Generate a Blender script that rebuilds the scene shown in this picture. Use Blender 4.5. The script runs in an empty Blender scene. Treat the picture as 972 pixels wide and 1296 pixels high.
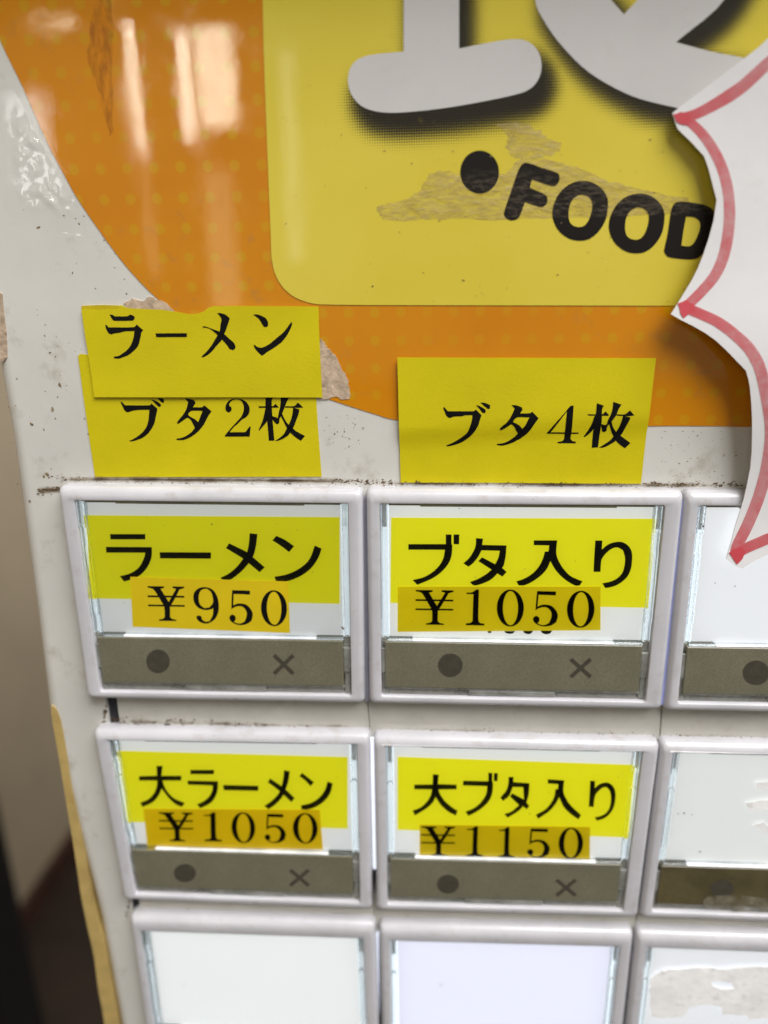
import bpy, bmesh, math, random
from mathutils import Vector, Matrix
from mathutils.geometry import tessellate_polygon
from mathutils import noise as mnoise
random.seed(7)
MM = 0.001
# ------------------------------------------------------------------ camera
F_PX = 930.572
RIGHT = (0.998216586, 0.016555650, 0.057354673)
DOWN = (0.001774286, 0.952121794, -0.305713822)
FWD = (-0.059669926, 0.305270370, 0.950394392)
CAM = (53.794, -28.718, -102.8545)          # mm: x right, y down, z into the panel
sc = bpy.context.scene
col = sc.collection
def w3(v): return Vector((v[0], v[2], -v[1]))
cam = bpy.data.cameras.new('camera')
camo = bpy.data.objects.new('camera', cam); col.objects.link(camo)
r, u, b = w3(RIGHT), -w3(DOWN), -w3(FWD)
M = Matrix(((r.x, u.x, b.x), (r.y, u.y, b.y), (r.z, u.z, b.z))).to_4x4()
M.translation = w3(CAM) * MM
camo.matrix_world = M
cam.sensor_fit = 'HORIZONTAL'; cam.sensor_width = 7.4; cam.lens = 7.4 * F_PX / 972
cam.clip_start = 0.003; cam.clip_end = 50
cam.dof.use_dof = True; cam.dof.focus_distance = 0.1035; cam.dof.aperture_fstop = 3.0
sc.camera = camo
# ------------------------------------------------------------------ light
world = bpy.data.worlds.new('World'); sc.world = world; world.use_nodes = True
bg = world.node_tree.nodes['Background']
bg.inputs[0].default_value = (1.0, 0.96, 0.92, 1); bg.inputs[1].default_value = 0.07
sc.view_settings.view_transform = 'Standard'; sc.view_settings.look = 'None'
sc.view_settings.exposure = 0.28; sc.view_settings.gamma = 1.0
sc.view_settings.use_curve_mapping = False
sc.render.engine = 'CYCLES'
sc.cycles.use_denoising = True
sc.cycles.max_bounces = 14; sc.cycles.transmission_bounces = 10; sc.cycles.transparent_max_bounces = 12
sc.cycles.sample_clamp_indirect = 6

def U(px, py, h=0.0):
    """photo pixel -> (x, y-down) in mm on the plane h mm in front of the panel"""
    a, c = (px - 486) / F_PX, (py - 648) / F_PX
    d = [a * RIGHT[i] + c * DOWN[i] + FWD[i] for i in range(3)]
    t = (-h - CAM[2]) / d[2]
    return (CAM[0] + d[0] * t, CAM[1] + d[1] * t)
def mirror_at(px, py, dist):
    """where the room is seen mirrored in the glossy panel, at dist metres before it"""
    q = U(px, py); a, c = (px - 486) / F_PX, (py - 648) / F_PX
    d = [a * RIGHT[i] + c * DOWN[i] + FWD[i] for i in range(3)]
    t = dist * 1000 / d[2]
    return Vector((q[0] + d[0] * t, -dist * 1000, -(q[1] + d[1] * t))) * MM
def area_lamp(name, loc, target, sx, sy, radiance, color):
    L = bpy.data.lights.new(name, 'AREA'); L.shape = 'RECTANGLE'; L.size = sx; L.size_y = sy
    L.energy = radiance * math.pi * sx * sy; L.color = color
    o = bpy.data.objects.new(name, L); col.objects.link(o); o.location = loc
    o.rotation_euler = (Vector(target) - Vector(loc)).to_track_quat('-Z', 'Y').to_euler()
    return o
# overhead ceiling lamp, up and to the right of the machine front
area_lamp('overhead_light', (0.55, -0.55, 1.05), (0.05, 0, 0), 1.0, 0.78, 9.6, (1.0, 0.99, 0.985))
# unseen lamp, added to brighten the wall beyond the machine
area_lamp('overhead_light', (0.5, 1.7, 1.1), (-0.68, 1.3, -0.4), 0.8, 0.8, 11.0, (1.0, 0.93, 0.82))
# daylight coming through the shop front behind the camera
tl = mirror_at(-700, 62, 2.4); br = mirror_at(1700, 470, 2.4)
mid = (tl + br) / 2
area_lamp('shop_window_light', mid, mid + Vector((0, 1, 0)), br.x - tl.x, tl.z - br.z, 0.12, (1.0, 0.95, 0.88))
for nm, x0, x1, y0, y1, rad, cl in (('window_gap_light', 160, 180, 28, 197, 95, (1, .95, .74)), ('window_gap_light', 231, 240, 38, 178, 70, (1, .94, .74)),
                                ('window_gap_light', 244, 300, 34, 160, 12, (1, .92, .72)), ('window_gap_light', 176, 200, 200, 350, 2.2, (1, .9, .55)),
                                ('window_gap_light', 255, 305, 215, 392, 2.0, (1, .86, .5)), ('window_gap_light', 352, 385, 60, 330, 1.5, (1, .96, .9)),
                                ('window_gap_light', 40, 95, 22, 32, 9, (1, .93, .7)), ('window_gap_light', 5, 75, 120, 250, 6.5, (1, .98, .95))):
    a = mirror_at(x0, y0, 2.3); c = mirror_at(x1, y1, 2.3); m_ = (a + c) / 2
    area_lamp(nm, m_, m_ + Vector((0, 1, 0)), abs(c.x - a.x), abs(a.z - c.z), rad, cl)

# ------------------------------------------------------------------ materials
def hexlin(r, g, b):
    f = lambda v: (v / 255 / 12.92) if v <= 10 else ((v / 255 + 0.055) / 1.055) ** 2.4
    return (f(r), f(g), f(b))
def nd(nt, typ, **kw):
    n = nt.nodes.new(typ)
    for k, v in kw.items(): setattr(n, k, v)
    return n
def mixc(nt, fac, a, b):
    m = nd(nt, 'ShaderNodeMix', data_type='RGBA')
    for sock, v in ((m.inputs[0], fac), (m.inputs[6], a), (m.inputs[7], b)):
        if hasattr(v, 'is_linked'): nt.links.new(v, sock)
        elif isinstance(v, (tuple, list)): sock.default_value = (*v, 1) if len(v) == 3 else v
        else: sock.default_value = v
    return m.outputs[2]
def mth(nt, op, a, b=0.0, c=0.0):
    m = nd(nt, 'ShaderNodeMath', operation=op)
    for s, v in zip(m.inputs, (a, b, c)):
        if hasattr(v, 'is_linked'): nt.links.new(v, s)
        else: s.default_value = v
    return m.outputs[0]
def ramp(nt, x, lo, hi):
    m = nd(nt, 'ShaderNodeMapRange'); m.clamp = True
    nt.links.new(x, m.inputs[0]); m.inputs[1].default_value = lo; m.inputs[2].default_value = hi
    return m.outputs[0]
def noise(nt, scale, detail=4, rough=.55, vec=None, stretch=None):
    tc = nd(nt, 'ShaderNodeTexCoord')
    n = nd(nt, 'ShaderNodeTexNoise'); n.inputs['Scale'].default_value = scale
    n.inputs['Detail'].default_value = detail; n.inputs['Roughness'].default_value = rough
    if stretch:
        mp = nd(nt, 'ShaderNodeMapping'); mp.inputs['Scale'].default_value = stretch
        nt.links.new(tc.outputs['Object'], mp.inputs[0]); nt.links.new(mp.outputs[0], n.inputs[0])
    else: nt.links.new(tc.outputs['Object'], n.inputs[0])
    return n.outputs[0]
def newmat(name):
    m = bpy.data.materials.new(name); m.use_nodes = True
    return m, m.node_tree, m.node_tree.nodes['Principled BSDF']
def pmat(name, c, rough=.4, coat=0.0, var=.06, vscale=350, dirt=0.0, dirtcol=(.25, .19, .10), dscale=260, bump=0.0, bscale=900, emit=0.0, emitcol=None, spec=.5, grain=0.0, gscale=6000, coat_rough=.06):
    m, nt, p = newmat(name)
    n = noise(nt, vscale)
    colr = mixc(nt, ramp(nt, n, .35, .7), tuple(x * (1 - var) for x in c), tuple(min(1, x * (1 + var)) for x in c))
    if grain:
        g = noise(nt, gscale, 2, .7)
        colr = mixc(nt, mth(nt, 'MULTIPLY', ramp(nt, g, .42, .62), grain), colr, tuple(x * .35 for x in c))
    if dirt:
        d = noise(nt, dscale, 7, .68)
        colr = mixc(nt, mth(nt, 'MULTIPLY', ramp(nt, d, .56, .74), dirt), colr, dirtcol)
    nt.links.new(colr, p.inputs['Base Color'])
    rn = noise(nt, vscale * 2.3)
    nt.links.new(mth(nt, 'MULTIPLY_ADD', rn, .16, rough - .08), p.inputs['Roughness'])
    p.inputs['Specular IOR Level'].default_value = spec
    p.inputs['Coat Weight'].default_value = coat; p.inputs['Coat Roughness'].default_value = coat_rough
    if bump:
        bp = nd(nt, 'ShaderNodeBump'); bp.inputs['Strength'].default_value = bump; bp.inputs['Distance'].default_value = .0002
        nt.links.new(noise(nt, bscale, 3), bp.inputs['Height']); nt.links.new(bp.outputs[0], p.inputs['Normal'])
        nt.links.new(bp.outputs[0], p.inputs['Coat Normal'])
    if emit:
        if emitcol: p.inputs['Emission Color'].default_value = (*emitcol, 1)
        else: nt.links.new(colr, p.inputs['Emission Color'])
        p.inputs['Emission Strength'].default_value = emit
    return m
def glass(name, tint=(.93, .97, .96), rough=.02):
    m, nt, p = newmat(name)
    p.inputs['Base Color'].default_value = (*tint, 1); p.inputs['Transmission Weight'].default_value = 1
    p.inputs['IOR'].default_value = 1.49
    p.inputs['Roughness'].default_value = rough
    t = nd(nt, 'ShaderNodeBsdfTransparent'); t.inputs[0].default_value = (.9, .93, .92, 1)
    mx = nd(nt, 'ShaderNodeMixShader'); mx.inputs[0].default_value = .10; out = nt.nodes['Material Output']
    nt.links.new(p.outputs[0], mx.inputs[1]); nt.links.new(t.outputs[0], mx.inputs[2]); nt.links.new(mx.outputs[0], out.inputs[0])
    return m
def pane_mat(name):
    m = bpy.data.materials.new(name); m.use_nodes = True; nt = m.node_tree
    out = nt.nodes['Material Output']; nt.nodes.remove(nt.nodes['Principled BSDF'])
    t = nd(nt, 'ShaderNodeBsdfTransparent'); t.inputs[0].default_value = (.97, .985, .975, 1)
    g = nd(nt, 'ShaderNodeBsdfGlossy'); g.inputs['Roughness'].default_value = .05
    fr = nd(nt, 'ShaderNodeFresnel'); fr.inputs[0].default_value = 1.49
    bp = nd(nt, 'ShaderNodeBump'); bp.inputs['Strength'].default_value = .12; bp.inputs['Distance'].default_value = .0002
    nt.links.new(noise(nt, 160, 3), bp.inputs['Height'])
    nt.links.new(bp.outputs[0], g.inputs['Normal'])
    mx = nd(nt, 'ShaderNodeMixShader')
    nt.links.new(fr.outputs[0], mx.inputs[0]); nt.links.new(t.outputs[0], mx.inputs[1]); nt.links.new(g.outputs[0], mx.inputs[2])
    nt.links.new(mx.outputs[0], out.inputs[0])
    return m
WHITE = (.62, .605, .56)
m_panel = pmat('aged_white_panel', (.70, .685, .635), .34, coat=.35, var=.05, vscale=60, dirt=.55, dirtcol=(.30, .24, .15), dscale=170, bump=.10, bscale=420)
m_rail = pmat('cream_rail', (.60, .58, .52), .4, var=.06, vscale=130, dirt=.35, dirtcol=(.33, .27, .19), dscale=420, bump=.05)
m_bezel = pmat('white_bezel_plastic', (.615, .605, .635), .30, coat=.25, var=.07, vscale=90, dirt=.42, dirtcol=(.40, .34, .27), dscale=340, bump=.04, bscale=1500)
m_orange = None
m_ink = pmat('black_ink', (.005, .005, .005), .5, var=.3, vscale=2500, spec=.15)
m_gothic = pmat('black_print', (.010, .011, .010), .30, var=.4, vscale=3000, grain=.0, spec=.5, bump=.3, bscale=3500)
m_label = pmat('yellow_label_paper', (.665, .560, .003), .55, var=.05, vscale=90, bump=.12, bscale=2600, spec=.3)
m_label2 = pmat('yellow_label_paper_under_layer', (.56, .44, .008), .55, var=.08, vscale=190, bump=.1, bscale=2600, spec=.3)  # darker yellow of the older label layer underneath
m_paper = pmat('white_sign_paper', (.77, .755, .755), .62, var=.04, vscale=60, dirt=.06, bump=.22, bscale=260, spec=.25)
m_trim = pmat('yellowed_edge_tape', (.52, .37, .13), .55, var=.12, vscale=240, dirt=.4, dirtcol=(.36, .20, .05), dscale=300, bump=.3, bscale=700)
m_dark = pmat('painted_slot_shade', (.02, .022, .028), .6)
m_glass = glass('clear_acrylic')
m_pane = pane_mat('clear_cover_sheet')
def frosted(name):
    m, nt, p = newmat(name); p.inputs['Base Color'].default_value = (.55, .55, .51, 1); p.inputs['Roughness'].default_value = .25
    nt.links.new(mixc(nt, ramp(nt, noise(nt, 300, 4), .35, .7), (.34, .34, .30), (.66, .66, .62)), p.inputs['Base Color'])
    t = nd(nt, 'ShaderNodeBsdfTransparent'); t.inputs[0].default_value = (.92, .94, .92, 1)
    mx = nd(nt, 'ShaderNodeMixShader'); mx.inputs[0].default_value = .5; out = nt.nodes['Material Output']
    nt.links.new(p.outputs[0], mx.inputs[1]); nt.links.new(t.outputs[0], mx.inputs[2]); nt.links.new(mx.outputs[0], out.inputs[0])
    return m
m_frost = frosted('scuffed_acrylic')
m_olive = pmat('painted_shade_rail', (.26, .25, .17), .25, coat=.5, var=.35, vscale=160)  # olive colour paints the shade and reflection seen in the clear rail
m_edge_dim = pmat('painted_glow_clip', (.7, .76, .82), .2, coat=.5, var=.3, vscale=140, emit=.5)  # emission paints a highlight inside the clear clip
m_edge = pmat('painted_glow_edge', (.8, .84, .88), .2, coat=.5, var=.35, vscale=140, emit=.18)  # emission paints highlights on clear clips and strip edges
m_torn = pmat('torn_paper_residue', (.56, .43, .31), .8, var=.25, vscale=600, dirt=1.0, dirtcol=(.09, .045, .018), dscale=260, bump=.8, bscale=1100, spec=.2)
m_grime = pmat('brown_grime', (.13, .08, .04), .8, var=.5, vscale=900, spec=.2)
m_speck = pmat('tan_speck', (.26, .19, .10), .7, var=.4, vscale=900, spec=.2)
m_letter = pmat('white_print', (.66, .64, .625), .3, coat=.6, var=.03, vscale=90, dirt=.08, bump=.03, bscale=300)
m_bar = pmat('olive_status_strip', (.205, .192, .130), .36, coat=.15, var=.08, vscale=160, grain=.35, gscale=5200, bump=.1, bscale=5000)
m_bar_dirty = pmat('brown_stained_status_strip', (.115, .095, .045), .36, coat=.3, var=.35, vscale=110, grain=.3, gscale=5200, dirt=.7, dirtcol=(.045, .03, .008), dscale=110)
m_mark = pmat('dark_status_print', (.075, .066, .048), .4, var=.12, vscale=900, grain=.2, gscale=5200)
m_residue = pmat('grey_label_residue', (.76, .75, .74), .7, var=.08, vscale=220, emit=.2, dirt=.6, dirtcol=(.24, .22, .19), dscale=620, bump=.5, bscale=900, spec=.2)
m_wallback = pmat('beige_plaster', (.42, .35, .255), .7, var=.06, vscale=6)
m_floor = pmat('dark_brown_floor', (.022, .012, .008), .5, var=.4, vscale=7)
m_post = pmat('black_painted_post', (.006, .006, .006), .5)
m_skirt = pmat('dark_red_brown_skirting', (.05, .02, .012), .5, var=.3, vscale=9)
m_scuff = pmat('faint_film_residue', (.40, .36, .27), .4, var=.3, vscale=500, bump=.5, bscale=900)
nt_ = m_scuff.node_tree; nt_.links.new(mth(nt_, 'MULTIPLY', ramp(nt_, noise(nt_, 700, 5), .35, .7), .34), nt_.nodes['Principled BSDF'].inputs['Alpha'])
def lit(name, c, e, **k): return pmat(name, c, .45, var=.025, vscale=70, emit=e, dirt=k.get('dirt', .04), dirtcol=(.4, .36, .28), dscale=330, emitcol=k.get('ec'))

# ------------------------------------------------------------------ mesh helpers
def P3(x, y, h): return Vector((x, -h, -y)) * MM        # panel mm -> world metres
def empty(name, loc_mm=(0, 0, 0)):
    o = bpy.data.objects.new(name, None); col.objects.link(o); o.empty_display_size = .005
    o.location = P3(*loc_mm); return o
def tag(o, label=None, cat=None, group=None, kind=None):
    for k, v in (('label', label), ('category', cat), ('group', group), ('kind', kind)):
        if v: o[k] = v
    return o
class MB:
    def __init__(s): s.v = []; s.f = []; s.mi = []
    def add(s, verts, faces, mi=0):
        n = len(s.v); s.v += [Vector(q) for q in verts]
        s.f += [tuple(i + n for i in f) for f in faces]; s.mi += [mi] * len(faces)
    def build(s, name, mats, parent=None, smooth=False, root=None):
        mats = mats if isinstance(mats, (list, tuple)) else [mats]
        me = bpy.data.meshes.new(name)
        off = Vector((0, 0, 0))
        q = parent
        while q: off += q.location; q = q.parent
        if parent is None:
            c = sum(s.v, Vector()) / max(1, len(s.v)); off = c
        me.from_pydata([v - off for v in s.v], [], s.f)
        for m in mats: me.materials.append(m)
        me.polygons.foreach_set('material_index', s.mi)
        me.validate(); me.update()
        bm = bmesh.new(); bm.from_mesh(me); bmesh.ops.recalc_face_normals(bm, faces=bm.faces[:]) if not getattr(s, 'open', False) else None
        bm.to_mesh(me); bm.free()
        if smooth:
            for p in me.polygons: p.use_smooth = True
        o = bpy.data.objects.new(name, me); col.objects.link(o)
        if parent: o.parent = parent
        else: o.location = off
        return o
def tess(loops):
    """tessellate; returns verts list (x,y) and front-facing tris"""
    vs = [p for l in loops for p in l]
    tris = tessellate_polygon([[Vector((p[0], -p[1], 0)) for p in l] for l in loops])
    out = []
    for t in tris:
        a, b, c = (vs[i] for i in t)
        ar = (b[0] - a[0]) * (-(c[1] - a[1])) - (c[0] - a[0]) * (-(b[1] - a[1]))
        out.append(tuple(t) if ar > 0 else tuple(reversed(t)))
    return vs, out
def prism(mb, loops, h0, h1, mi=0, taper=0.0):
    """solid sheet between h0 (back) and h1 (front)"""
    if not isinstance(loops[0][0], (tuple, list)): loops = [loops]
    vs, tr = tess(loops); n = len(vs)
    verts = [P3(x, y, h1) for x, y in vs] + [P3(x, y, h0) for x, y in vs]
    faces = list(tr) + [tuple(i + n for i in reversed(t)) for t in tr]
    k = 0
    for l in loops:
        m = len(l)
        for i in range(m):
            a, b_ = k + i, k + (i + 1) % m
            faces.append((a, b_, b_ + n, a + n))
        k += m
    mb.add(verts, faces, mi)
def flat(mb, loops, hf, mi=0):
    if not isinstance(loops[0][0], (tuple, list)): loops = [loops]
    vs, tr = tess(loops)
    mb.add([P3(x, y, hf(x, y) if callable(hf) else hf) for x, y in vs], tr, mi); mb.open = True
def px_poly(pts, h=0.0): return [U(x, y, h) for x, y in pts]
def box(mb, x0, x1, y0, y1, h0, h1, mi=0, wf=None):
    q = [(x0, y0), (x1, y0), (x1, y1), (x0, y1)]
    if wf: q = [wf(*p) for p in q]
    prism(mb, q, h0, h1, mi)
def catmull(pts, n=6, closed=False):
    out = []; m = len(pts)
    g = lambda i: pts[i % m] if closed else pts[max(0, min(m - 1, i))]
    for i in range(m if closed else m - 1):
        p0, p1, p2, p3 = g(i - 1), g(i), g(i + 1), g(i + 2)
        for k in range(n):
            t = k / n
            out.append(tuple(.5 * (2 * p1[j] + (p2[j] - p0[j]) * t + (2 * p0[j] - 5 * p1[j] + 4 * p2[j] - p3[j]) * t * t + (3 * p1[j] - p0[j] - 3 * p2[j] + p3[j]) * t ** 3) for j in (0, 1)))
    if not closed: out.append(pts[-1])
    return out
def soft(pts, ang=50, n=4):
    """smooth a traced outline, keeping corners sharper than ang degrees"""
    m = len(pts); sharp = []
    for i in range(m):
        a, b_, c = pts[i - 1], pts[i], pts[(i + 1) % m]
        d1 = (b_[0] - a[0], b_[1] - a[1]); d2 = (c[0] - b_[0], c[1] - b_[1])
        t = abs(math.degrees(math.atan2(d1[0] * d2[1] - d1[1] * d2[0], d1[0] * d2[0] + d1[1] * d2[1])))
        sharp.append(t > ang)
    out = []
    for i in range(m):
        p1, p2 = pts[i], pts[(i + 1) % m]
        p0 = p1 if sharp[i] else pts[i - 1]
        p3 = p2 if sharp[(i + 1) % m] else pts[(i + 2) % m]
        L = math.dist(p1, p2); L0 = math.dist(p0, p1); L3 = math.dist(p2, p3)
        def lim(t, q): 
            l = math.hypot(*t); return t if l < 1.1 * L or l == 0 else (t[0] * 1.1 * L / l, t[1] * 1.1 * L / l)
        m1 = lim(((p2[0] - p0[0]) / 2, (p2[1] - p0[1]) / 2), L) if not sharp[i] else (p2[0] - p1[0], p2[1] - p1[1])
        m2 = lim(((p3[0] - p1[0]) / 2, (p3[1] - p1[1]) / 2), L) if not sharp[(i + 1) % m] else (p2[0] - p1[0], p2[1] - p1[1])
        for k in range(n):
            t = k / n; h00 = 2 * t ** 3 - 3 * t * t + 1; h10 = t ** 3 - 2 * t * t + t; h01 = 1 - h00; h11 = t ** 3 - t * t
            out.append(tuple(h00 * p1[j] + h10 * m1[j] + h01 * p2[j] + h11 * m2[j] for j in (0, 1)))
    return out
def grid_sheet(loop, step, hf, name, mat, parent=None, thick=.12, smooth=True, attr=None):
    """thin paper cut into a fine grid so it can curl; hf(x,y) is its height"""
    bm = bmesh.new()
    vs, tr = tess([loop])
    bv = [bm.verts.new((x, y, 0)) for x, y in vs]
    for t in tr:
        try: bm.faces.new([bv[i] for i in t])
        except ValueError: pass
    xs = [p[0] for p in loop]; ys = [p[1] for p in loop]
    for ax, lo, hi in ((0, min(xs), max(xs)), (1, min(ys), max(ys))):
        k = lo + step
        while k < hi:
            co = [0, 0, 0]; no = [0, 0, 0]; co[ax] = k; no[ax] = 1
            bmesh.ops.bisect_plane(bm, geom=bm.verts[:] + bm.edges[:] + bm.faces[:], plane_co=co, plane_no=no, dist=1e-5)
            k += step
    bm.faces.ensure_lookup_table(); bm.verts.ensure_lookup_table()
    off = Vector((0, 0, 0)); q = parent
    while q: off += q.location; q = q.parent
    vals = [attr(v.co.x, v.co.y) for v in bm.verts] if attr else None
    for v in bm.verts:
        x, y = v.co.x, v.co.y
        v.co = P3(x, y, hf(x, y)) - off
    for f in bm.faces:
        f.normal_update()
        if f.normal.y > 0: f.normal_flip()
    me = bpy.data.meshes.new(name); bm.to_mesh(me); bm.free()
    me.materials.append(mat)
    if vals:
        at = me.attributes.new('print_ink', 'FLOAT', 'POINT'); at.data.foreach_set('value', vals)
    for p in me.polygons: p.use_smooth = smooth
    o = bpy.data.objects.new(name, me); col.objects.link(o)
    if parent: o.parent = parent
    if thick:
        md = o.modifiers.new('paper_thickness', 'SOLIDIFY'); md.thickness = thick * MM; md.offset = -1
        o.modifiers.new('crisp_edges', 'EDGE_SPLIT').split_angle = math.radians(40)
    return o

def quadz(mb, x0, x1, y0, y1, h0, h1, wf, bev=.12):
    """small moulded block with a chamfered front edge"""
    L = [[(x0, y0), (x1, y0), (x1, y1), (x0, y1)]] * 2 + [[(x0 + bev, y0 + bev), (x1 - bev, y0 + bev), (x1 - bev, y1 - bev), (x0 + bev, y1 - bev)]]
    hs = [h0, h1 - bev, h1]; vv = []
    for l, h in zip(L, hs): vv += [P3(*wf(*p), h) for p in l]
    ff = [(3, 2, 1, 0), (8, 9, 10, 11)]
    for i in (0, 1):
        for k in range(4): ff.append((i * 4 + k, i * 4 + (k + 1) % 4, i * 4 + 4 + (k + 1) % 4, i * 4 + 4 + k))
    mb.add(vv, ff)
# ------------------------------------------------------------------ letter outlines, traced in enlarged views of the photo
def crop(x0, y0, s): return lambda pts: [(x0 + x * s, y0 + y * s) for x, y in pts]
S = 140 / 972
C1, C2, C3, C4, C5, C6 = crop(120, 380, S), crop(240, 380, S), crop(140, 490, S), crop(270, 490, S), crop(550, 490, S), crop(670, 490, S)
G = 160 / 972
C7, C8, C9, C10 = crop(120, 660, G), crop(260, 660, G), crop(500, 660, G), crop(650, 660, G)
C11, C12, C13, C14 = crop(160, 960, S), crop(290, 960, S), crop(515, 965, S), crop(645, 965, S)
C15, C16 = crop(570, 170, 170 / 972), crop(720, 210, 190 / 972)
MIN_RAMEN = [
 C1([(132,125),(155,127),(178,140),(285,140),(312,125),(345,137),(352,155),(338,178),(178,180),(155,165)]),
 C1([(95,215),(105,216),(122,238),(342,236),(368,213),(425,262),(410,280),(400,330),(380,400),(340,445),(290,483),(225,508),(215,512),(168,510),(166,495),(205,490),(240,470),(290,430),(320,385),(340,330),(348,270),(268,272),(215,285),(172,290),(150,300),(120,285),(100,245)]),
 C1([(533,291),(808,289),(810,322),(541,324)]),
 C2([(245,112),(275,112),(320,128),(353,158),(340,200),(325,245),(305,295),(285,345),(240,395),(195,450),(155,482),(120,500),(105,497),(112,487),(150,450),(190,400),(235,325),(265,270),(272,215),(280,180),(275,150)]),
 C2([(113,232),(130,228),(170,240),(215,258),(250,270),(305,298),(345,335),(385,370),(403,405),(395,430),(375,438),(350,425),(325,390),(290,350),(240,300),(190,258),(150,242),(118,240)]),
 C2([(557,127),(595,124),(640,140),(670,160),(688,190),(688,225),(675,236),(650,232),(635,205),(610,165),(580,140)]),
 C2([(890,192),(903,200),(890,240),(860,300),(810,365),(745,415),(680,455),(645,482),(632,484),(600,455),(575,425),(562,395),(572,392),(600,412),(640,415),(700,385),(760,335),(815,290),(850,250),(875,215)])]
MIN_BUTA2 = [
 C3([(85,132),(97,130),(125,160),(340,160),(357,145),(410,190),(405,215),(393,270),(382,320),(355,370),(320,415),(270,450),(205,472),(175,478),(163,470),(190,460),(240,430),(285,390),(315,345),(330,290),(335,240),(338,200),(260,200),(190,208),(150,221),(125,210),(105,175)]),
 C3([(355,110),(385,117),(425,138),(440,155),(438,170),(420,173),(400,155),(375,130)]),
 C3([(408,98),(455,98),(468,115),(465,135),(450,138),(430,120)]),
 [C3([(650,98),(690,105),(730,115),(745,140),(720,177),(800,177),(822,160),(885,213),(865,240),(840,285),(820,325),(790,365),(750,405),(700,440),(650,462),(620,466),(578,464),(577,453),(615,448),(660,430),(710,395),(738,358),(720,320),(700,285),(672,268),(640,290),(590,325),(580,315),(600,285),(640,235),(665,190),(675,150),(680,130),(655,108)]),
  C3([(712,208),(690,222),(680,240),(690,255),(735,280),(768,308),(785,265),(800,225),(808,208)])],
 C4([(105,185),(112,150),(135,120),(170,103),(215,102),(265,115),(300,145),(318,190),(310,235),(285,265),(250,285),(210,325),(180,350),(145,392),(145,397),(280,396),(300,370),(318,345),(327,348),(318,435),(98,436),(100,425),(150,365),(200,310),(240,265),(262,220),(267,175),(255,135),(230,113),(195,108),(160,120),(140,145),(138,165),(155,175),(160,195),(150,215),(130,222),(112,212)]),
 C4([(457,87),(522,90),(512,120),(520,300),(535,470),(487,472),(475,330),(458,200)]),
 C4([(395,168),(520,168),(545,145),(575,180),(400,182)]),
 C4([(455,190),(475,250),(470,300),(430,350),(400,385),(398,375),(430,300),(448,230)]),
 C4([(510,240),(525,258),(550,265),(580,280),(578,315),(560,328),(540,312),(520,285)]),
 C4([(590,87),(665,87),(640,140),(625,180),(600,240),(575,290),(562,285),(575,220),(585,180),(590,130)]),
 C4([(630,168),(710,166),(742,135),(790,180),(740,182),(630,180)]),
 C4([(700,180),(755,195),(750,230),(725,300),(700,360),(660,420),(610,455),(560,473),(540,470),(570,455),(620,410),(650,350),(680,290),(695,230)]),
 C4([(575,220),(600,230),(620,270),(650,320),(690,355),(730,390),(805,430),(768,472),(720,440),(675,400),(640,350),(610,290)])]
MIN_BUTA4 = [
 C5([(75,178),(85,172),(115,208),(340,208),(362,193),(412,243),(395,290),(385,330),(350,390),(305,440),(240,485),(170,512),(110,525),(103,515),(160,490),(225,450),(285,400),(312,340),(328,285),(332,242),(270,244),(240,252),(165,256),(135,270),(105,250),(90,215)]),
 C5([(365,155),(395,163),(440,190),(450,205),(442,224),(420,222),(400,195)]),
 C5([(400,133),(440,135),(487,155),(485,185),(465,188),(445,170)]),
 [C5([(675,155),(720,157),(765,175),(772,195),(750,228),(835,226),(857,213),(912,270),(890,300),(860,345),(825,395),(780,435),(725,470),(660,500),(600,515),(550,512),(548,500),(600,495),(650,475),(700,440),(733,405),(715,375),(700,345),(672,322),(640,345),(590,375),(570,370),(580,352),(630,310),(665,265),(690,215),(703,185)]),
  C5([(735,260),(705,275),(688,303),(710,315),(745,335),(770,365),(795,335),(815,295),(832,262)])],
 [C6([(365,158),(386,160),(370,398),(432,398),(430,410),(368,410),(363,455),(380,475),(410,480),(410,494),(250,494),(252,482),(290,475),(305,455),(310,410),(152,408),(160,395),(230,310),(300,230),(345,175)]),
  C6([(327,208),(187,396),(312,397)])],
 C6([(590,137),(652,160),(635,190),(632,300),(605,530),(550,533),(560,400),(580,240)]),
 C6([(508,234),(580,235),(638,234),(665,208),(695,240),(690,248),(515,246)]),
 C6([(580,245),(590,300),(565,365),(520,415),(485,443),(478,435),(520,370),(550,310),(565,260)]),
 C6([(628,320),(660,330),(690,318),(680,360),(678,385),(655,395),(638,385),(632,350)]),
 C6([(733,125),(805,150),(780,190),(760,240),(725,290),(690,335),(675,335),(695,270),(715,230),(727,180)]),
 C6([(760,235),(835,235),(880,200),(918,245),(870,250),(765,247)]),
 C6([(820,245),(885,265),(870,300),(845,350),(815,410),(770,465),(710,505),(650,532),(612,533),(650,510),(720,460),(765,390),(800,320)]),
 C6([(695,305),(720,300),(730,340),(760,390),(800,425),(890,492),(842,538),(790,500),(755,460),(720,390)])]
GO_00 = [
 C7([(117,97),(388,97),(388,138),(120,138)]),
 C7([(85,195),(438,197),(438,260),(425,310),(395,365),(345,415),(290,442),(225,462),(192,420),(265,402),(320,370),(355,330),(380,275),(388,240),(88,240)]),
 C7([(498,236),(893,238),(893,286),(502,284)]),
 C8([(340,90),(400,97),(388,190),(368,265),(325,330),(270,390),(195,447),(150,470),(115,433),(180,400),(240,350),(290,285),(320,235),(335,160)]),
 C8([(182,168),(320,235),(360,270),(456,352),(417,390),(330,318),(285,282),(158,205)]),
 C8([(545,110),(610,140),(682,190),(643,235),(580,187),(515,145)]),
 C8([(840,185),(893,208),(870,275),(825,345),(770,395),(700,435),(625,460),(545,466),(530,425),(620,408),(700,375),(770,325),(810,270)])]
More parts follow.
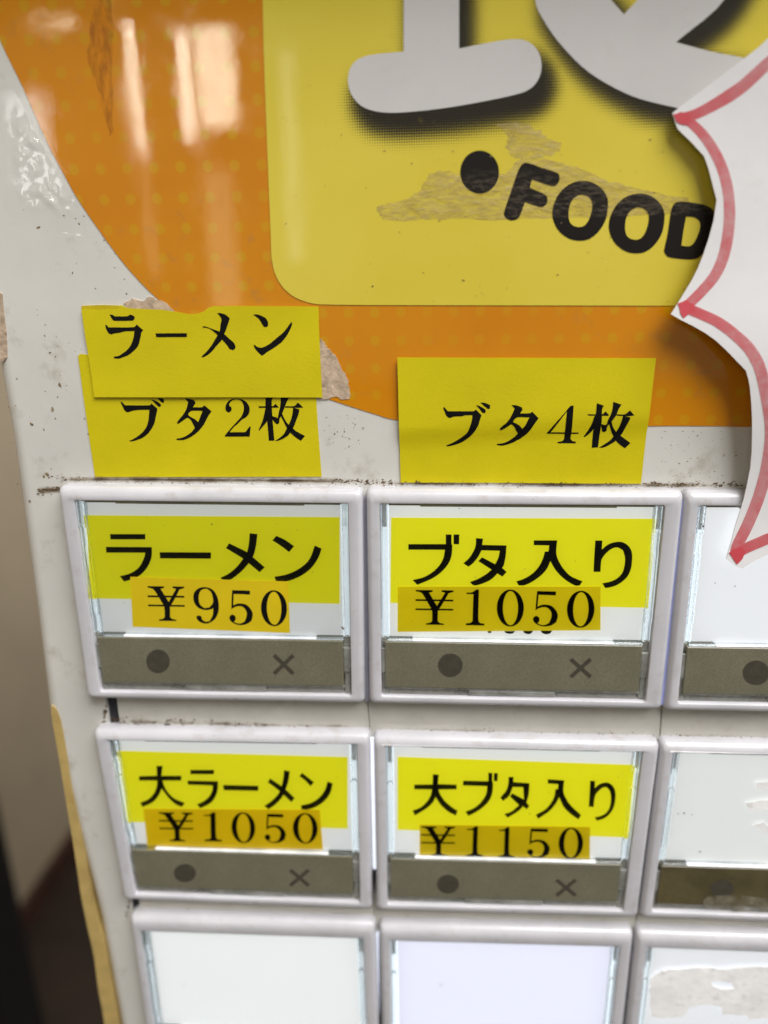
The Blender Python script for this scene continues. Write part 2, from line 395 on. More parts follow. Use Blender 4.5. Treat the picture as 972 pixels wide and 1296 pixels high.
GO_01 = [
 C9([(390,100),(434,100),(434,172),(440,180),(435,260),(410,325),(360,385),(300,430),(235,462),(170,487),(135,450),(215,430),(280,395),(335,345),(370,285),(383,218),(102,217),(102,174),(390,174)]),
 C9([(450,100),(494,100),(492,176),(450,174)]),
 C9([(622,128),(676,132),(670,180),(857,184),(850,270),(835,340),(822,355),(858,388),(825,424),(787,400),(740,445),(680,475),(620,492),(598,488),(575,465),(640,440),(700,405),(742,370),(640,305),(668,275),(770,328),(795,275),(805,225),(665,222),(640,270),(600,320),(565,348),(525,322),(570,280),(605,225),(620,180)]),
 C10([(155,145),(335,145),(328,240),(345,300),(385,365),(440,420),(530,460),(508,492),(472,492),(400,450),(340,395),(305,345),(283,305),(255,365),(205,420),(140,465),(85,490),(40,492),(20,460),(80,440),(145,400),(195,345),(225,285),(240,232),(268,230),(274,184),(155,182)]),
 C10([(628,146),(682,146),(678,215),(730,175),(790,157),(840,160),(885,190),(910,240),(910,310),(900,370),(870,430),(810,480),(755,503),(705,512),(682,475),(750,460),(805,430),(840,385),(855,320),(855,270),(840,220),(800,200),(760,207),(715,240),(680,285),(672,320),(668,387),(614,387),(620,270)]),
 C9([(712,843),(742,843),(738,857),(714,857)]), C9([(838,843),(925,843),(905,860),(880,864),(852,858)]), C10([(68,836),(155,836),(135,860),(110,866),(82,858)]), C10([(205,836),(300,836),(280,862),(252,868),(222,860)])]
GO_10 = [
 C11([(264,65),(318,65),(308,152),(483,152),(482,194),(318,194),(328,230),(360,290),(420,350),(512,390),(487,427),(430,400),(370,345),(310,265),(280,330),(230,385),(140,427),(122,388),(190,360),(240,310),(265,250),(270,194),(111,194),(112,155),(268,152)]),
 C11([(562,100),(770,100),(768,138),(562,138)]),
 C11([(537,194),(805,200),(803,260),(785,330),(740,390),(650,438),(620,402),(680,375),(730,330),(755,280),(758,237),(540,230)]),
 C11([(850,232),(1160,240),(1158,284),(855,278)]),
 C12([(482,103),(533,112),(520,200),(495,275),(465,340),(410,400),(345,447),(310,415),(370,375),(425,320),(455,260),(475,180)]),
 C12([(360,175),(450,235),(500,275),(576,347),(546,383),(480,320),(430,275),(340,208)]),
 C12([(642,127),(745,208),(715,244),(670,195),(617,155)]),
 C12([(865,202),(910,220),(890,300),(845,365),(780,415),(700,447),(635,447),(632,412),(720,390),(790,345),(840,280)])]
GO_11 = [
 C13([(228,103),(280,108),(272,190),(437,195),(437,236),(278,238),(290,275),(330,335),(385,385),(445,425),(430,467),(360,430),(295,370),(253,305),(225,355),(170,405),(70,466),(50,422),(120,395),(175,345),(208,290),(220,237),(64,236),(64,195),(226,193)]),
 C13([(716,90),(750,92),(750,165),(757,180),(750,270),(720,340),(660,400),(600,440),(540,470),(515,432),(590,400),(650,350),(695,280),(706,208),(492,202),(494,160),(715,165)]),
 C13([(765,92),(799,94),(796,165),(763,163)]),
 C13([(893,127),(937,127),(935,172),(1077,182),(1070,280),(1050,350),(1076,382),(1052,412),(1022,385),(975,430),(885,485),(855,452),(920,430),(985,375),(905,298),(925,270),(1028,325),(1025,275),(1022,218),(930,215),(900,290),(845,338),(820,308),(870,250),(890,190)]),
 C14([(335,147),(480,157),(472,250),(495,315),(540,380),(628,462),(605,500),(540,455),(475,390),(435,305),(400,370),(345,430),(250,495),(230,458),(310,415),(360,360),(392,300),(402,235),(424,233),(428,190),(335,185)]),
 C14([(708,160),(750,162),(748,225),(790,190),(850,175),(895,195),(925,240),(930,310),(915,390),(880,450),(830,490),(765,512),(748,480),(800,470),(850,440),(880,390),(890,310),(880,250),(850,215),(810,225),(760,275),(745,320),(738,390),(695,388),(702,280)])]
def ell(cx, cy, rx, ry, n=40): return [(cx + rx * math.cos(2 * math.pi * i / n), cy + ry * math.sin(2 * math.pi * i / n)) for i in range(n)]
# serif numerals in their own boxes (x0, y0, x1, y1)
DIG = {
 '¥': ((158,526,450,796), [[(158,526),(290,528),(290,540),(262,547),(300,612),(325,655),(330,690),(328,765),(345,780),(375,786),(375,796),(238,794),(240,783),(270,778),(285,765),(285,690),(272,660),(210,555),(185,542),(160,538)],
        [(358,528),(450,530),(450,541),(412,552),(385,600),(345,665),(325,680),(320,655),(345,612),(385,548),(358,540)],
        [(157,597),(448,601),(448,615),(157,611)], [(157,668),(448,672),(448,685),(157,681)]]),
 '1': ((543,522,686,800), [[(548,546),(590,544),(625,522),(645,525),(640,700),(642,765),(655,780),(686,786),(685,800),(543,797),(545,783),(580,778),(595,765),(598,660),(602,558),(550,557)]]),
 '0': ((410,532,622,817), [[ell(516, 674.5, 106, 142.5), ell(517, 675, 59, 131)]]),
 '5': ((150,536,342,808), [[(178,536),(323,540),(323,570),(190,565),(184,655),(215,642),(250,640),(295,652),(330,690),(342,730),(330,775),(290,800),(240,808),(200,800),(165,780),(150,755),(155,738),(175,725),(195,735),(202,755),(195,775),(185,782),(215,795),(245,795),(275,780),(292,735),(288,695),(260,665),(225,660),(190,670),(168,685),(172,610)]]),
 '9': ((760,503,953,784), [[[(760,590),(765,550),(790,520),(830,503),(880,508),(920,535),(945,585),(953,650),(945,705),(920,750),(880,778),(840,784),(800,768),(782,745),(780,728),(800,722),(818,730),(822,755),(850,772),(880,765),(905,720),(910,665),(890,675),(850,680),(800,665),(770,630)],
        [(800,590),(808,635),(840,665),(880,660),(908,625),(908,580),(895,540),(865,515),(830,520),(808,545)]]]),
}
def digit(ch, x0, y0, x1, y1, slant=0.0):
    (a, b_, c, d), ps = DIG[ch]; out = []
    for p in ps:
        ls = p if isinstance(p[0], list) else [p]
        ls2 = []
        for l in ls:
            l2 = l if len(l) == 40 else soft(l, 42, 3)
            ls2.append([(x0 + (q[0] - a) / (c - a) * (x1 - x0) + slant * ((q[1] - b_) / (d - b_) - .5), y0 + (q[1] - b_) / (d - b_) * (y1 - y0)) for q in l2])
        out.append(ls2)
    return out
def write(name, glyphs, h, mat, parent, ang=38, n=4, hf=None, smoothed=False):
    """lettering: one thin ink mesh, strokes a few microns apart"""
    mb = MB(); mb.open = True
    for i, g in enumerate(glyphs):
        ls = g if isinstance(g[0], list) else [g]
        hh = h + .004 * (i % 6)
        ls = [px_poly(l if smoothed else soft(l, ang, n), h) for l in ls]
        flat(mb, ls, (lambda x, y: hf(x, y) + .012 + .004 * (i % 6)) if hf else hh)
    o = mb.build(name, mat, parent)
    if hf:      # cut finely so that the print follows the curl of the paper
        bm = bmesh.new(); bm.from_mesh(o.data)
        off = Vector((0, 0, 0)); q = parent
        while q: off += q.location; q = q.parent
        for ax in (0, 2):
            cs = [v.co[ax] for v in bm.verts]; k = min(cs) + .0006
            while k < max(cs):
                co = [0, 0, 0]; no = [0, 0, 0]; co[ax] = k; no[ax] = 1
                bmesh.ops.bisect_plane(bm, geom=bm.verts[:] + bm.edges[:] + bm.faces[:], plane_co=co, plane_no=no, dist=1e-8)
                k += .0006
        for v in bm.verts:
            x, y = (v.co.x + off.x) / MM, -(v.co.z + off.z) / MM
            v.co.y = -(hf(x, y) + .035) * MM - off.y
        bm.to_mesh(o.data); bm.free()
    return o

# ------------------------------------------------------------------ background
GROUND = 1100.0
mb = MB(); prism(mb, [(-2500, 1100), (900, 1100), (900, 1110), (-2500, 1110)], -2600, 3500)
tag(mb.build('floor', m_floor), kind='structure')
def ray_floor(px, py, yd):
    a, c = (px - 486) / F_PX, (py - 648) / F_PX
    d = [a * RIGHT[i] + c * DOWN[i] + FWD[i] for i in range(3)]
    t = (yd - CAM[1]) / d[1]; return CAM[0] + d[0] * t, CAM[2] + d[2] * t     # x, depth
A = ray_floor(28, 1180, GROUND); B = ray_floor(100, 1068, GROUND)
dx, dz = B[0] - A[0], B[1] - A[1]; Lw = math.hypot(dx, dz); dx, dz = dx / Lw, dz / Lw
mb = MB()
def wallbox(mb, s0, s1, y0, y1, t0, t1):
    nx, nz = -dz, dx
    if nz < 0: nx, nz = -nx, -nz
    q = []
    for s in (s0, s1):
        for t in (t0, t1):
            for y in (y0, y1):
                x, z = A[0] + dx * s + nx * t, A[1] + dz * s + nz * t
                q.append(P3(x, y, -z))
    mb.add(q, [(0, 1, 3, 2), (4, 6, 7, 5), (0, 4, 5, 1), (2, 3, 7, 6), (0, 2, 6, 4), (1, 5, 7, 3)])
wallbox(mb, -1800, 1500, -1400, GROUND, 0, 90)
tag(mb.build('wall', m_wallback), kind='structure')
mb = MB(); wallbox(mb, -1800, 1500, GROUND - 55, GROUND, -14, -1)
tag(mb.build('skirting_board', m_skirt), kind='structure')
# black post standing close to the left of the machine, out of focus
q0 = [U(x, y, -420) for x, y in ((-60, 1000), (4, 1000), (28, 1180), (80, 1500))]
xr = U(15, 1100, -480)[0]
mb = MB(); prism(mb, [(xr - 70, -700), (xr - 6, -700), (xr, -694), (xr, GROUND - 12), (xr - 70, GROUND - 12)], -480, -420)
prism(mb, [(xr - 80, GROUND - 12), (xr + 8, GROUND - 12), (xr + 8, GROUND), (xr - 80, GROUND)], -490, -410)
tag(mb.build('post', m_post), 'black upright post standing out of focus to the left of the machine', 'post')

# ------------------------------------------------------------------ ticket machine
machine = empty('ticket_machine', (150, GROUND, -200))
tag(machine, 'white ticket vending machine with orange and yellow front graphic and rows of buttons', 'ticket machine')
body = MB(); prism(body, [(2, -170), (300, -170), (300, GROUND), (2, GROUND)], -420, -14)
body.build('cabinet_body', m_panel, machine)
# front panel: left column and top field, rounded left edge
crease = [U(-62, 120), U(-26, 270), U(10, 444), U(30, 556), U(52, 721), U(60, 781), U(74, 900), U(103, 1022), U(138, 1160), U(163, 1296), U(186, 1400)]
crease = [(crease[0][0] + .2, -150.0)] + crease + [(crease[-1][0] - .4, 170.0)]
ox0, oy0 = U(136.5, 905)[0], U(460, 640)[1] - .5
slit = [U(136.5, 905), U(168, 1152)]
fr = MB()
loop = crease + [(slit[1][0] - .5, 170.0), slit[1], slit[0], (slit[0][0] + .3, oy0), (300, oy0), (300, -150)]
loop = loop[::-1]
vs, tr = tess([loop]); fr.add([P3(x, y, 0) for x, y in vs], tr)
# rounded edge strips
prof = [(0, 0)] + [(-2.3 * math.sin(a), -2.3 * (1 - math.cos(a))) for a in [math.radians(k) for k in (10, 20, 30, 40, 50, 60, 70, 80, 90)]] + [(-2.3, -14)]
vv = []; ff = []
for x, y in crease:
    for ex, eh in prof: vv.append(P3(x + ex, y, eh))
np_ = len(prof)
for i in range(len(crease) - 1):
    for k in range(np_ - 1):
        a = i * np_ + k; ff.append((a, a + 1, a + 1 + np_, a + np_))
fr.add(vv, ff)
# inner returns of the opening
rim = [(300, oy0), (slit[0][0] + .3, oy0), slit[0], slit[1], (slit[1][0] - .5, 170.0)]
vv = [P3(x, y, 0) for x, y in rim] + [P3(x, y, -8) for x, y in rim]
fr.add(vv, [(i, i + 1, i + 1 + len(rim), i + len(rim)) for i in range(len(rim) - 1)])
fr.open = True
panel = fr.build('front_panel', m_panel, machine)
bmx = bmesh.new(); bmx.from_mesh(panel.data); bmesh.ops.remove_doubles(bmx, verts=bmx.verts, dist=1e-6); bmesh.ops.recalc_face_normals(bmx, faces=bmx.faces); bmx.to_mesh(panel.data); bmx.free()
for p in panel.data.polygons: p.use_smooth = len(p.vertices) == 4
bk = MB(); prism(bk, [(slit[0][0] - 3, oy0 - 2), (300, oy0 - 2), (300, 172), (slit[1][0] - 3, 172)], -9.5, -7)
bk.build('back_plate', m_dark, machine)

# yellowed tape along the lower left edge
tr_out = [(65, 905), (73, 950), (81, 998), (88, 1040), (93, 1070), (99, 1110), (103, 1136), (111, 1175), (119, 1211), (124, 1250), (131, 1287), (136, 1330), (150, 1420)]
tr_in = [(176, 1420), (156, 1330), (149, 1296), (140, 1245), (131, 1194), (122, 1165), (115, 1136), (109, 1095), (103, 1063), (97, 1030), (90, 995), (84, 950), (77, 912), (71, 897), (65, 893)]
mb = MB(); lp = px_poly(soft(tr_out + tr_in, 60, 3), .1); prism(mb, lp, -3.2, .12); mb.build('edge_tape', m_trim, machine)
mb = MB(); lp = px_poly([(-14, 365), (3, 372), (5, 398), (8, 420), (9, 440), (9, 452), (4, 458), (-3, 457), (-14, 452)], .1); prism(mb, lp, -2.5, .12)
mb.build('torn_residue', m_torn, machine)

# unseen shallow ledge, added above the graphic to shade its top
lg = MB(); quadz(lg, -60, 300, -96, -81, -14, 13.5, lambda x, y: (x, y), 1.5); lg.build('added_shade_ledge', m_panel, machine)
# ---- orange dotted sheet and yellow field (printed vinyl)
def vinyl(name, kind):
    m, nt, p = newmat(name)
    tc = nd(nt, 'ShaderNodeTexCoord'); sx = nd(nt, 'ShaderNodeSeparateXYZ'); nt.links.new(tc.outputs['Object'], sx.inputs[0])
    X, Z = sx.outputs[0], sx.outputs[2]
    if kind == 'orange':
        base = mixc(nt, ramp(nt, noise(nt, 60, 3), .3, .7), (.640, .222, .0008), (.690, .262, .001))
        # round spots, pitch 3.55 mm
        d0 = U(127.5, 214); off = P3(d0[0], d0[1], 0) - machine.location
        cx = mth(nt, 'SUBTRACT', mth(nt, 'FRACT', mth(nt, 'MULTIPLY_ADD', X, 1 / .00355, .5 - off.x / .00355 + 50)), .5)
        cz = mth(nt, 'SUBTRACT', mth(nt, 'FRACT', mth(nt, 'MULTIPLY_ADD', Z, 1 / .00372, .5 - off.z / .00372 + 50)), .5)
        rr = mth(nt, 'SQRT', mth(nt, 'ADD', mth(nt, 'MULTIPLY', cx, cx), mth(nt, 'MULTIPLY', cz, cz)))
        wear = ramp(nt, noise(nt, 45, 2), .25, .6)
        base = mixc(nt, mth(nt, 'MULTIPLY', mth(nt, 'SUBTRACT', 1.0, ramp(nt, rr, .165, .21)), mth(nt, 'MULTIPLY_ADD', wear, .5, .2)), base, (.62, .33, .003))
        scuff = mth(nt, 'MULTIPLY', ramp(nt, noise(nt, 330, 7, .7), .55, .7), ramp(nt, noise(nt, 50, 2), .48, .62))
        base = mixc(nt, mth(nt, 'MULTIPLY', scuff, .55), base, (.42, .20, .06))
    else:
        base = mixc(nt, ramp(nt, noise(nt, 50, 3), .3, .7), (.73, .59, .05), (.77, .63, .07))
        at = nd(nt, 'ShaderNodeAttribute', attribute_name='print_ink')
        k = 2 * math.pi / .00044
        a_ = mth(nt, 'SINE', mth(nt, 'MULTIPLY', mth(nt, 'ADD', X, Z), k * .7071)); b_ = mth(nt, 'SINE', mth(nt, 'MULTIPLY', mth(nt, 'SUBTRACT', X, Z), k * .7071))
        scr = mth(nt, 'MULTIPLY_ADD', mth(nt, 'MULTIPLY', a_, b_), .30, .5)
        on = ramp(nt, mth(nt, 'SUBTRACT', at.outputs['Fac'], scr), -.24, .24)
        base = mixc(nt, on, base, (.018, .014, .008))
        spots = mth(nt, 'MULTIPLY', ramp(nt, noise(nt, 520, 6, .7), .62, .72), ramp(nt, noise(nt, 70, 2), .5, .62))
        base = mixc(nt, mth(nt, 'MULTIPLY', spots, .7), base, (.25, .17, .03))
    nt.links.new(base, p.inputs['Base Color'])
    p.inputs['Roughness'].default_value = .4; p.inputs['Specular IOR Level'].default_value = .15; p.inputs['Coat Weight'].default_value = 1.0
    nt.links.new(mth(nt, 'MULTIPLY_ADD', ramp(nt, noise(nt, 190, 6, .65), .45, .75), .10, .02), p.inputs['Coat Roughness'])
    bp = nd(nt, 'ShaderNodeBump'); bp.inputs['Strength'].default_value = .05; bp.inputs['Distance'].default_value = .0003
    nt.links.new(noise(nt, 110, 4), bp.inputs['Height']); nt.links.new(bp.outputs[0], p.inputs['Coat Normal'])
    return m
m_orange = vinyl('orange_dotted_vinyl', 'orange'); m_yellow = vinyl('yellow_vinyl', 'yellow')
arc = [(-62, -200), (-48, -90), (-22, -10), (0, 50), (30, 112), (60, 180), (82, 222), (102, 257), (145, 318), (175, 354), (205, 383), (240, 412), (300, 452), (360, 483), (408, 502), (440, 513), (475, 524), (500, 531), (560, 538), (640, 542), (720, 542), (825, 539), (900, 539), (960, 540), (1100, 533), (1300, 500)]
lp = px_poly(catmull(arc, 4)) + [U(1300, -200)]
mb = MB(); prism(mb, lp, -.05, .09); sheet = mb.build('orange_graphic_sheet', m_orange, machine)
ly = [(330, -200), (332, -60), (334, 60), (339, 200), (343, 300), (344, 325), (348, 345), (357, 362), (370, 374), (385, 381), (404, 385), (470, 386), (700, 386.5), (1300, 388), (1300, -200)]
def seg_d(p, a, c):
    dx_, dy_ = c[0] - a[0], c[1] - a[1]; t = max(0, min(1, ((p[0] - a[0]) * dx_ + (p[1] - a[1]) * dy_) / (dx_ * dx_ + dy_ * dy_ + 1e-12)))
    return math.hypot(p[0] - a[0] - t * dx_, p[1] - a[1] - t * dy_)
def inside(p, poly):
    c = False
    for i in range(len(poly)):
        a, d = poly[i - 1], poly[i]
        if (a[1] > p[1]) != (d[1] > p[1]) and p[0] < (d[0] - a[0]) * (p[1] - a[1]) / (d[1] - a[1]) + a[0]: c = not c
    return c
LT = soft([(511, -160), (511, 66), (470, 70), (450, 78), (441, 95), (444, 118), (460, 136), (490, 143), (540, 140), (600, 131), (660, 118), (677, 107), (685, 88), (681, 66), (665, 52), (640, 51), (581, 62), (581, -160)], 62, 4)
LE = soft([(676, -160), (677, 0), (690, 30), (712, 60), (745, 92), (790, 118), (830, 131), (900, 144), (990, 146), (1000, 90), (946, 75), (900, 66), (855, 54), (920, -5), (1000, -160), (905, -100), (789, 19), (690, -100)], 62, 4)
LTm, LEm = px_poly(LT), px_poly(LE)
sh = [[(x + 1.1, y + 2.0) for x, y in LTm], [(x + 1.3, y + 1.6) for x, y in LEm]]
def ink(x, y):
    if y > -38 or x < 40: return 0.0
    best = 0.0
    for pl in sh:
        d = min(seg_d((x, y), pl[i - 1], pl[i]) for i in range(len(pl)))
        if inside((x, y), pl): d = -d
        v = max(0, min(1, 1 - (d + 1.1) / 4.6)); best = max(best, v * v * (3 - 2 * v) * .98)
    return best
ylp = px_poly(soft(ly, 60, 3))
ysheet = grid_sheet(ylp, .7, lambda x, y: .17, 'yellow_field', m_yellow, machine, thick=.06, attr=ink)
for pl in (LTm, LEm):
    mb = MB(); prism(mb, pl, .172, .20); mb.build('white_letter', m_letter, ysheet)
# thin white outline of the yellow field
food = [ell(570 + 212 * .1749, 170 + 272 * .1749, 140 * .1749, 155 * .1749),
        soft(C15([(550,205),(665,243),(775,280),(790,320),(775,360),(735,373),(590,325),(575,385),(690,440),(703,480),(690,510),(655,525),(540,490),(500,595),(470,618),(430,620),(395,595),(390,560),(440,410),(490,265),(515,222)]), 75, 4)]
O_o = [(455,178),(520,190),(580,230),(615,290),(618,360),(600,440),(555,510),(495,555),(430,565),(365,550),(300,500),(265,430),(260,370),(280,300),(320,240),(380,195)]
O_i = [(445,267),(485,275),(512,305),(518,350),(500,420),(470,465),(430,478),(385,462),(365,420),(368,350),(390,300),(415,278)]
sh_ = lambda l: [(x - 366, y - 82) for x, y in l]
food += [[soft(C16(sh_(O_o)), 80), soft(C16(sh_(O_i)), 80)], [soft(C16(O_o), 80), soft(C16(O_i), 80)],
         [soft(C16([(700,235),(760,233),(860,248),(915,270),(950,310),(955,370),(935,440),(900,520),(850,585),(790,605),(650,590),(620,560),(620,530),(640,440),(660,300),(675,255)]), 70), soft(C16([(760,325),(820,335),(850,370),(845,420),(815,490),(780,520),(728,516),(745,400)]), 70)]]
def food_ink():
    m, nt, p = newmat('scratched_black_print')
    tc = nd(nt, 'ShaderNodeTexCoord'); sx = nd(nt, 'ShaderNodeSeparateXYZ'); nt.links.new(tc.outputs['Object'], sx.inputs[0])
    zl = P3(0, U(740, 275)[1], 0).z - machine.location.z
    up = ramp(nt, mth(nt, 'SUBTRACT', sx.outputs[2], zl), -.0001, .0002); dn = mth(nt, 'SUBTRACT', 1.0, ramp(nt, mth(nt, 'SUBTRACT', sx.outputs[2], zl + .0052), -.001, .001))
    scr = mth(nt, 'MULTIPLY', mth(nt, 'MULTIPLY', up, dn), ramp(nt, noise(nt, 1500, 6, .75, stretch=(.45, 1, 1.6)), .45, .75))
    nt.links.new(mixc(nt, mth(nt, 'MULTIPLY', scr, .8), (.011, .008, .006), (.16, .13, .09)), p.inputs['Base Color'])
    p.inputs['Roughness'].default_value = .45; p.inputs['Specular IOR Level'].default_value = .25
    return m
m_foodink = food_ink()
write('lettering', food, .215, m_foodink, ysheet, smoothed=True)

# old tape residue over the print
def tape_mat():
    m = bpy.data.materials.new('brown_tape_residue'); m.use_nodes = True; nt = m.node_tree
    p = nt.nodes['Principled BSDF']
    n = noise(nt, 420, 7, .7, stretch=(.6, 1, 2.2)); n2 = noise(nt, 1500, 5, .7, stretch=(.5, 1, 1.6))
    nt.links.new(mixc(nt, ramp(nt, n, .35, .68), (.46, .335, .09), (.76, .64, .36)), p.inputs['Base Color'])
    nt.links.new(mth(nt, 'MULTIPLY_ADD', ramp(nt, n2, .36, .75), .34, .06), p.inputs['Alpha'])
    p.inputs['Roughness'].default_value = .32
    bp = nd(nt, 'ShaderNodeBump'); bp.inputs['Strength'].default_value = .8; bp.inputs['Distance'].default_value = .0002
    nt.links.new(n2, bp.inputs['Height']); nt.links.new(bp.outputs[0], p.inputs['Normal'])
    return m
m_tape = tape_mat()
def ragged(pts, amp, n=5, seed=0):
    rnd = random.Random(seed); out = []
    for i in range(len(pts)):
        a, c = pts[i], pts[(i + 1) % len(pts)]
        for k in range(n):
            t = k / n; out.append((a[0] + (c[0] - a[0]) * t + rnd.uniform(-amp, amp), a[1] + (c[1] - a[1]) * t + rnd.uniform(-amp, amp)))
    return out
T1 = [(475, 262), (500, 256), (520, 250), (532, 238), (542, 222), (556, 214), (575, 220), (600, 216), (640, 219), (660, 200), (690, 202), (730, 212), (770, 230), (800, 236), (832, 245), (868, 250), (878, 262), (840, 272), (800, 274), (740, 276), (660, 277), (560, 279), (486, 278)]
T2 = [(628, 158), (648, 155), (668, 158), (684, 166), (692, 176), (712, 182), (708, 192), (690, 198), (668, 202), (648, 198), (640, 186), (643, 172)]
T3 = [(852, 205), (868, 196), (885, 205), (894, 222), (896, 250), (880, 258), (862, 250), (856, 228)]
for i, t in enumerate((T1, T2)):
    mb = MB(); prism(mb, px_poly(ragged(ragged(t, 1.8, 3, i), .7, 3, i + 30)), .172, .200); mb.build('tape_residue', m_tape, machine)
# torn paper stuck on the orange vinyl
T5 = [(123, -20), (140, -20), (144, 30), (143, 60), (142, 100), (144, 135), (143, 168), (139, 174), (134, 150), (128, 120), (117, 95), (110, 70), (114, 45), (117, 20)]
m_scrape = pmat('scraped_vinyl', (.42, .135, .012), .55, var=.3, vscale=500, dirt=.5, dirtcol=(.2, .08, .02), dscale=600, bump=.5, bscale=1300)
nt_ = m_scrape.node_tree; nt_.links.new(mth(nt_, 'MULTIPLY', ramp(nt_, noise(nt_, 650, 6, .7, stretch=(1.6, 1, .5)), .40, .66), .5), nt_.nodes['Principled BSDF'].inputs['Alpha'])
mb = MB(); prism(mb, px_poly(ragged(ragged(T5, 1.6, 3, 9), .8, 2, 10)), .06, .105); mb.build('scrape_mark', m_scrape, machine)
for i, t in enumerate(([(406, 428), (411, 434), (414, 440), (427, 452), (432, 464), (441, 482), (444, 500), (440, 506), (424, 503), (404, 505), (396, 470), (398, 440)],
                       [(158, 383), (168, 378), (178, 382), (190, 376), (205, 380), (212, 386), (222, 394), (216, 400), (190, 399), (165, 394)])):
    mb = MB(); prism(mb, px_poly(ragged(t, 1.3, 4, 20 + i)), .0, .16); mb.build('torn_residue', m_torn, machine)

# rails between the button rows
def rail(r_, c_, quad):
    mb = MB(); (x0, y0), (x1, y1), (x2, y2), (x3, y3) = quad
    n = 7; vv = []; ff = []
    for i in range(n + 1):
        t = i / n; hgt = -.45 + .55 * math.sin(math.pi * (.08 + .84 * t)) ** .6
        vv += [P3(x0 + (x3 - x0) * t, y0 + (y3 - y0) * t, hgt), P3(x1 + (x2 - x1) * t, y1 + (y2 - y1) * t, hgt)]
    for i in range(n): ff.append((2 * i, 2 * i + 2, 2 * i + 3, 2 * i + 1))
    k = len(vv); vv += [P3(x, y, -6) for x, y in quad]
    ff += [(0, 1, k + 1, k), (2 * n + 1, 2 * n, k + 3, k + 2)]
    ff.append(tuple([2 * i for i in range(n + 1)] + [k + 3, k])); ff.append(tuple([2 * i + 1 for i in reversed(range(n + 1))] + [k, k + 1, k + 2][1:]))
    mb.add(vv, ff); o = mb.build('rail', m_rail, machine)
    return o
for q in ([(137, 880), (146.3, 880), (150.5, 925), (141, 925)], [(166.2, 1130), (174.2, 1130), (178, 1170), (170, 1170)]):
    mb = MB(); prism(mb, px_poly(q, -.3), -1.2, -.3); mb.build('slot_shade', m_dark, machine)  # black strip laid in the slit to paint its shade
rail(0, 0, px_poly([(146, 868), (463.5, 874), (469.3, 936), (154, 932)]))
rail(0, 1, px_poly([(464.5, 874), (838, 880), (833, 946), (470.3, 938)]))
rail(0, 2, px_poly([(839.5, 880), (1300, 890), (1300, 958), (834.5, 946)]))
rail(1, 0, px_poly([(173.5, 1122), (471.5, 1133), (476, 1186), (182, 1176)]))
rail(1, 1, px_poly([(472.5, 1133), (806, 1144), (801.5, 1196), (477, 1187)]))
rail(1, 2, px_poly([(807.2, 1144), (1300, 1160), (1300, 1212), (802.7, 1196)]))

# ------------------------------------------------------------------ selection buttons
PX_, PY_, WB, HB = 45.0, 40.35429, 44.42415, 35.69551
CORN = {(0, 0): [(77, 613), (460, 617), (463, 890), (115, 884)], (1, 0): [(464, 617), (863, 619), (834, 898), (468, 890)],
        (2, 0): [(868, 619), (1306, 623), (1240, 910), (840, 899)],
        (0, 1): [(121, 919), (469, 924), (472, 1150), (161, 1138)], (1, 1): [(473, 926), (833, 934), (804, 1160), (477, 1151)],
        (2, 1): [(838, 934), (1225, 945), (1175, 1174), (809, 1160)]}
def nominal(c, r_): return [(c * PX_ + a * WB, r_ * PY_ + e * HB) for a, e in ((0, 0), (1, 0), (1, 1), (0, 1))]
def corners(c, r_):
    n = nominal(c, r_)
    if (c, r_) in CORN:
        m = px_poly(CORN[(c, r_)], 2.0)
        if c == 2:      # right hand corners are out of frame: same size as its neighbours
            return [m[0], (m[0][0] + WB, m[0][1] + .1), (m[3][0] + WB, m[3][1] + .1), m[3]]
        return m
    tp = {0: [(164, 1162), (475, 1172)], 1: [(480, 1174), (802, 1182)], 2: [(806, 1182), (1160, 1192)]}[c]
    m = px_poly(tp, 2.0)
    dy = 3.6
    if c == 2: m[1] = (m[0][0] + WB, m[0][1] + .1)
    return [m[0], m[1], (m[1][0] + (.0 if c else .3), m[1][1] + HB + dy), (m[0][0] + (-.4 if c == 0 else 0), m[0][1] + HB + dy)]
def warp_of(c, r_):
    q = corners(c, r_)
    def wf(x, y):
        a, e = x / WB + .5, y / HB + .5
        return tuple(q[0][i] * (1 - a) * (1 - e) + q[1][i] * a * (1 - e) + q[2][i] * a * e + q[3][i] * (1 - a) * e for i in (0, 1))
    return wf
def outer_warp(c, r_):
    q = corners(c, r_)
    if (c, r_) in CORN:
        cr = CORN[(c, r_)]; f = px_poly(cr, 1.9); t = px_poly(cr, .8)
        q = [(t[0][0], t[0][1]), (t[1][0], t[1][1]), (t[2][0], f[2][1]), (t[3][0], f[3][1])]
        if c == 2: q[0] = (f[0][0], t[0][1]); q[3] = f[3]
        if c == 2: q[1] = (q[0][0] + WB, q[0][1] + .1); q[2] = (q[3][0] + WB, q[3][1] + .1)
    else:
        q = [(x, y - (.55 if i < 2 else 0)) for i, (x, y) in enumerate(q)]
    def wf(x, y):
        a, e = x / WB + .5, y / HB + .5
        return tuple(q[0][i] * (1 - a) * (1 - e) + q[1][i] * a * (1 - e) + q[2][i] * a * e + q[3][i] * (1 - a) * e for i in (0, 1))
    return wf
def rrect(x0, y0, x1, y1, rad, n=5):
    out = []
    for cx, cy, a0 in ((x1 - rad, y0 + rad, -90), (x1 - rad, y1 - rad, 0), (x0 + rad, y1 - rad, 90), (x0 + rad, y0 + rad, 180)):
        for k in range(n + 1):
            a = math.radians(a0 + 90 * k / n); out.append((cx + rad * math.cos(a), cy + rad * math.sin(a)))
    return out
HF = 2.4
